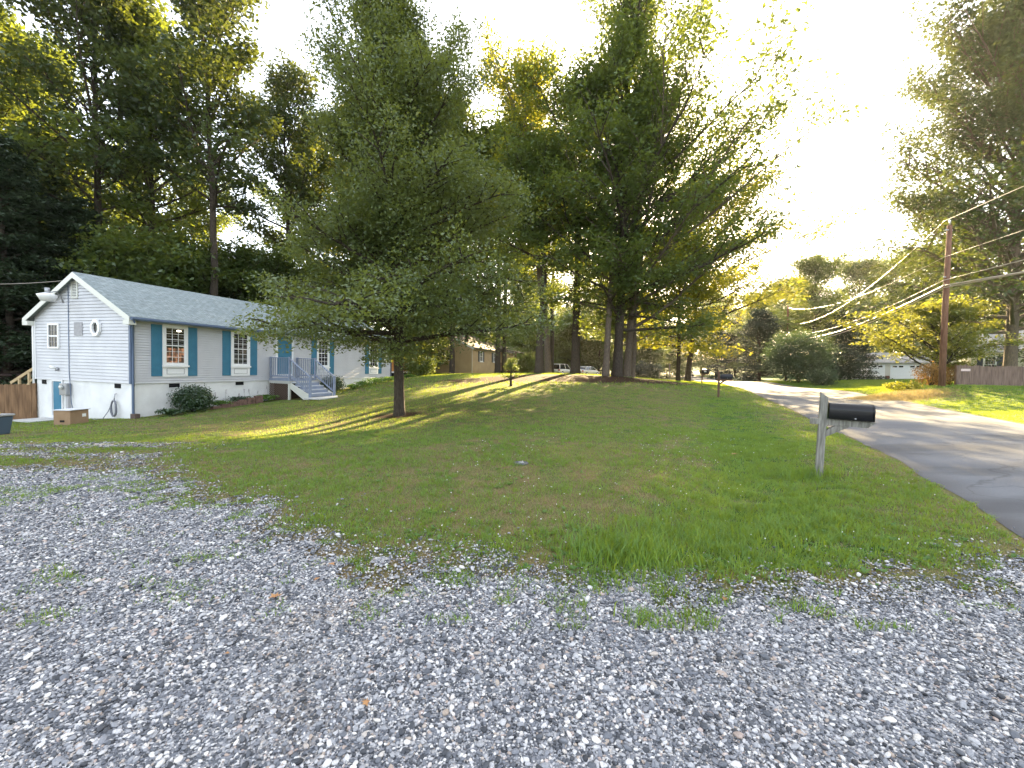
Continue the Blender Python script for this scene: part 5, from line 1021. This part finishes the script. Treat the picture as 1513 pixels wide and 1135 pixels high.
# ------------------------------------------------------------------ cars
M_carw = mat('white_car_paint', (.72, .70, .66), .3, coat=.6); M_carg = mat('grey_car_paint', (.30, .31, .33), .3, coat=.6); M_tail = mat('tail_light_red', (.35, .02, .015), .3); M_tyre = mat('tyre', (.02, .02, .02), .9); M_rim = mat('rim', (.5, .5, .52), .3, metal=.8)
def car(loc, rz, m, lb, suv=True):
    root = empty('parked_car', loc, (0, 0, rz))                    # forward is +x
    roofz = 1.62 if suv else 1.42; tail = -2.1 if suv else -1.55
    def section(zs): return zs
    # body as lofted cross sections along x (half widths and heights)
    S = [(-2.2, .55, .45, .80), (-2.12, .80, .35, .98), (-1.5, .88, .28, 1.0), (0, .9, .26, .98), (1.0, .9, .26, .95), (1.8, .86, .30, .82), (2.15, .70, .38, .68), (2.25, .5, .45, .6)]
    V = []; Fc = []; 
    for x, hw_, zl, zh in S:
        for a_, b_ in ((-.92, 0), (-1, .3), (-1, .75), (-.9, 1), (.9, 1), (1, .75), (1, .3), (.92, 0)): V.append((x, a_ * hw_, zl + (zh - zl) * b_))
    for i in range(len(S) - 1):
        for j in range(8): Fc.append((i * 8 + j, i * 8 + (j + 1) % 8, (i + 1) * 8 + (j + 1) % 8, (i + 1) * 8 + j))
    Fc += [tuple(range(7, -1, -1)), tuple(range((len(S) - 1) * 8, len(S) * 8))]
    b = MB().add(V, Fc, True).build('body', m, root); md = b.modifiers.new('sub', 'SUBSURF'); md.levels = 1; md.render_levels = 2
    def cab(sc_, z1, nm, mm, par, y_=.0):
        t = tail; pr = [(t - .02, .93), (t + .28, z1 - .05), (t + .55, z1), (.15, z1), (.55, z1 - .08), (1.2, .93)]
        V = []
        for x, z_ in pr:
            f = (z_ - .93) / (z1 - .93); hw_ = (.84 - .16 * f) * sc_; V += [(x, -hw_, z_), (x, hw_, z_)]
        n = len(pr); F2 = [(2 * i, 2 * i + 2, 2 * i + 3, 2 * i + 1) for i in range(n - 1)] + [tuple(2 * i for i in range(n - 1, -1, -1)), tuple(2 * i + 1 for i in range(n))] + [(0, 1, 2 * n - 1, 2 * n - 2)]
        return MB().add(V, F2).build(nm, mm, par)
    cab(1, roofz - .05, 'windows', M_glass, root)
    t = tail; MB().add([(t + .3, -.62, roofz - .06), (t + .3, .62, roofz - .06), (.3, .62, roofz - .06), (.3, -.62, roofz - .06), (t + .38, -.6, roofz), (t + .38, .6, roofz), (.2, .6, roofz), (.2, -.6, roofz)], [(0, 3, 2, 1), (4, 5, 6, 7), (0, 1, 5, 4), (1, 2, 6, 5), (2, 3, 7, 6), (3, 0, 4, 7)]).build('roof', m, root, bevel=.03)
    for s in (-1, 1):
        for pa, pb, wa in (((t, s * .82, .93), (t + .3, s * .67, roofz - .05), .09), ((1.2, s * .82, .93), (.45, s * .67, roofz - .06), .07), ((-.3, s * .85, .93), (-.35, s * .69, roofz - .05), .09)): MB().bar(pa, pb, wa, .05).build('pillar', m, root)
    for x in (-1.35, 1.4):
        for s in (-1, 1):
            wl = MB().tube([(x, s * .72, .33), (x, s * .91, .33)], .33, 18).build('wheel', M_tyre, root); MB().tube([(x, s * .905, .33), (x, s * .92, .33)], .21, 14).build('rim', M_rim, wl)
    for s in (-1, 1): MB().box(-2.2, -2.1, s * .72 - .12, s * .72 + .12, .68, .88).build('tail_light', M_tail, root, bevel=.02); MB().box(2.1, 2.2, s * .62 - .14, s * .62 + .14, .55, .68).build('headlight', M_rim, root, bevel=.02)
    MB().box(-2.27, -2.2, -.85, .85, .32, .50).build('bumper', M_black, root, bevel=.02); MB().box(-2.25, -2.235, -.22, .22, .60, .72).build('number_plate', M_rim, root)
    MB().box(-2.235, -2.15, -.55, .55, .56, .80).build('tailgate', m, root, bevel=.02)
    return tag(root, lb, 'car')
p = spot(829, 555, 60); car((p[0], 60, Hs(p[0], 60)), R(58), M_carw, 'white hatchback seen from behind, left of the thick dark trunk')
p = spot(867, 556, 61); car((p[0], 61, Hs(p[0], 61)), R(48), M_carw, 'white saloon seen from behind, right of the thick dark trunk', suv=False)
p = spot(1018, 561, 108); c_ = car((p[0], 108, Hs(p[0], 108) + .03), R(-108), M_carg, 'small grey car far down the road at the bend', suv=False); c_.name = 'distant_car'
p = spot(1012, 561, 112)

# ------------------------------------------------------------------ warm evening haze
M_haze = bpy.data.materials.new('haze'); M_haze.use_nodes = True; _n = M_haze.node_tree; _n.nodes.clear(); _o = _n.nodes.new('ShaderNodeOutputMaterial'); _v = _n.nodes.new('ShaderNodeVolumePrincipled')
_v.inputs['Color'].default_value = (.95, .93, .88, 1); _v.inputs['Density'].default_value = .00016; _v.inputs['Anisotropy'].default_value = .6; _n.links.new(_v.outputs[0], _o.inputs['Volume'])
tag(MB().box(-300, 320, -60, 460, -6, 60).build('haze', M_haze), 'thin warm evening haze over the road and trees', 'haze', kind='stuff')
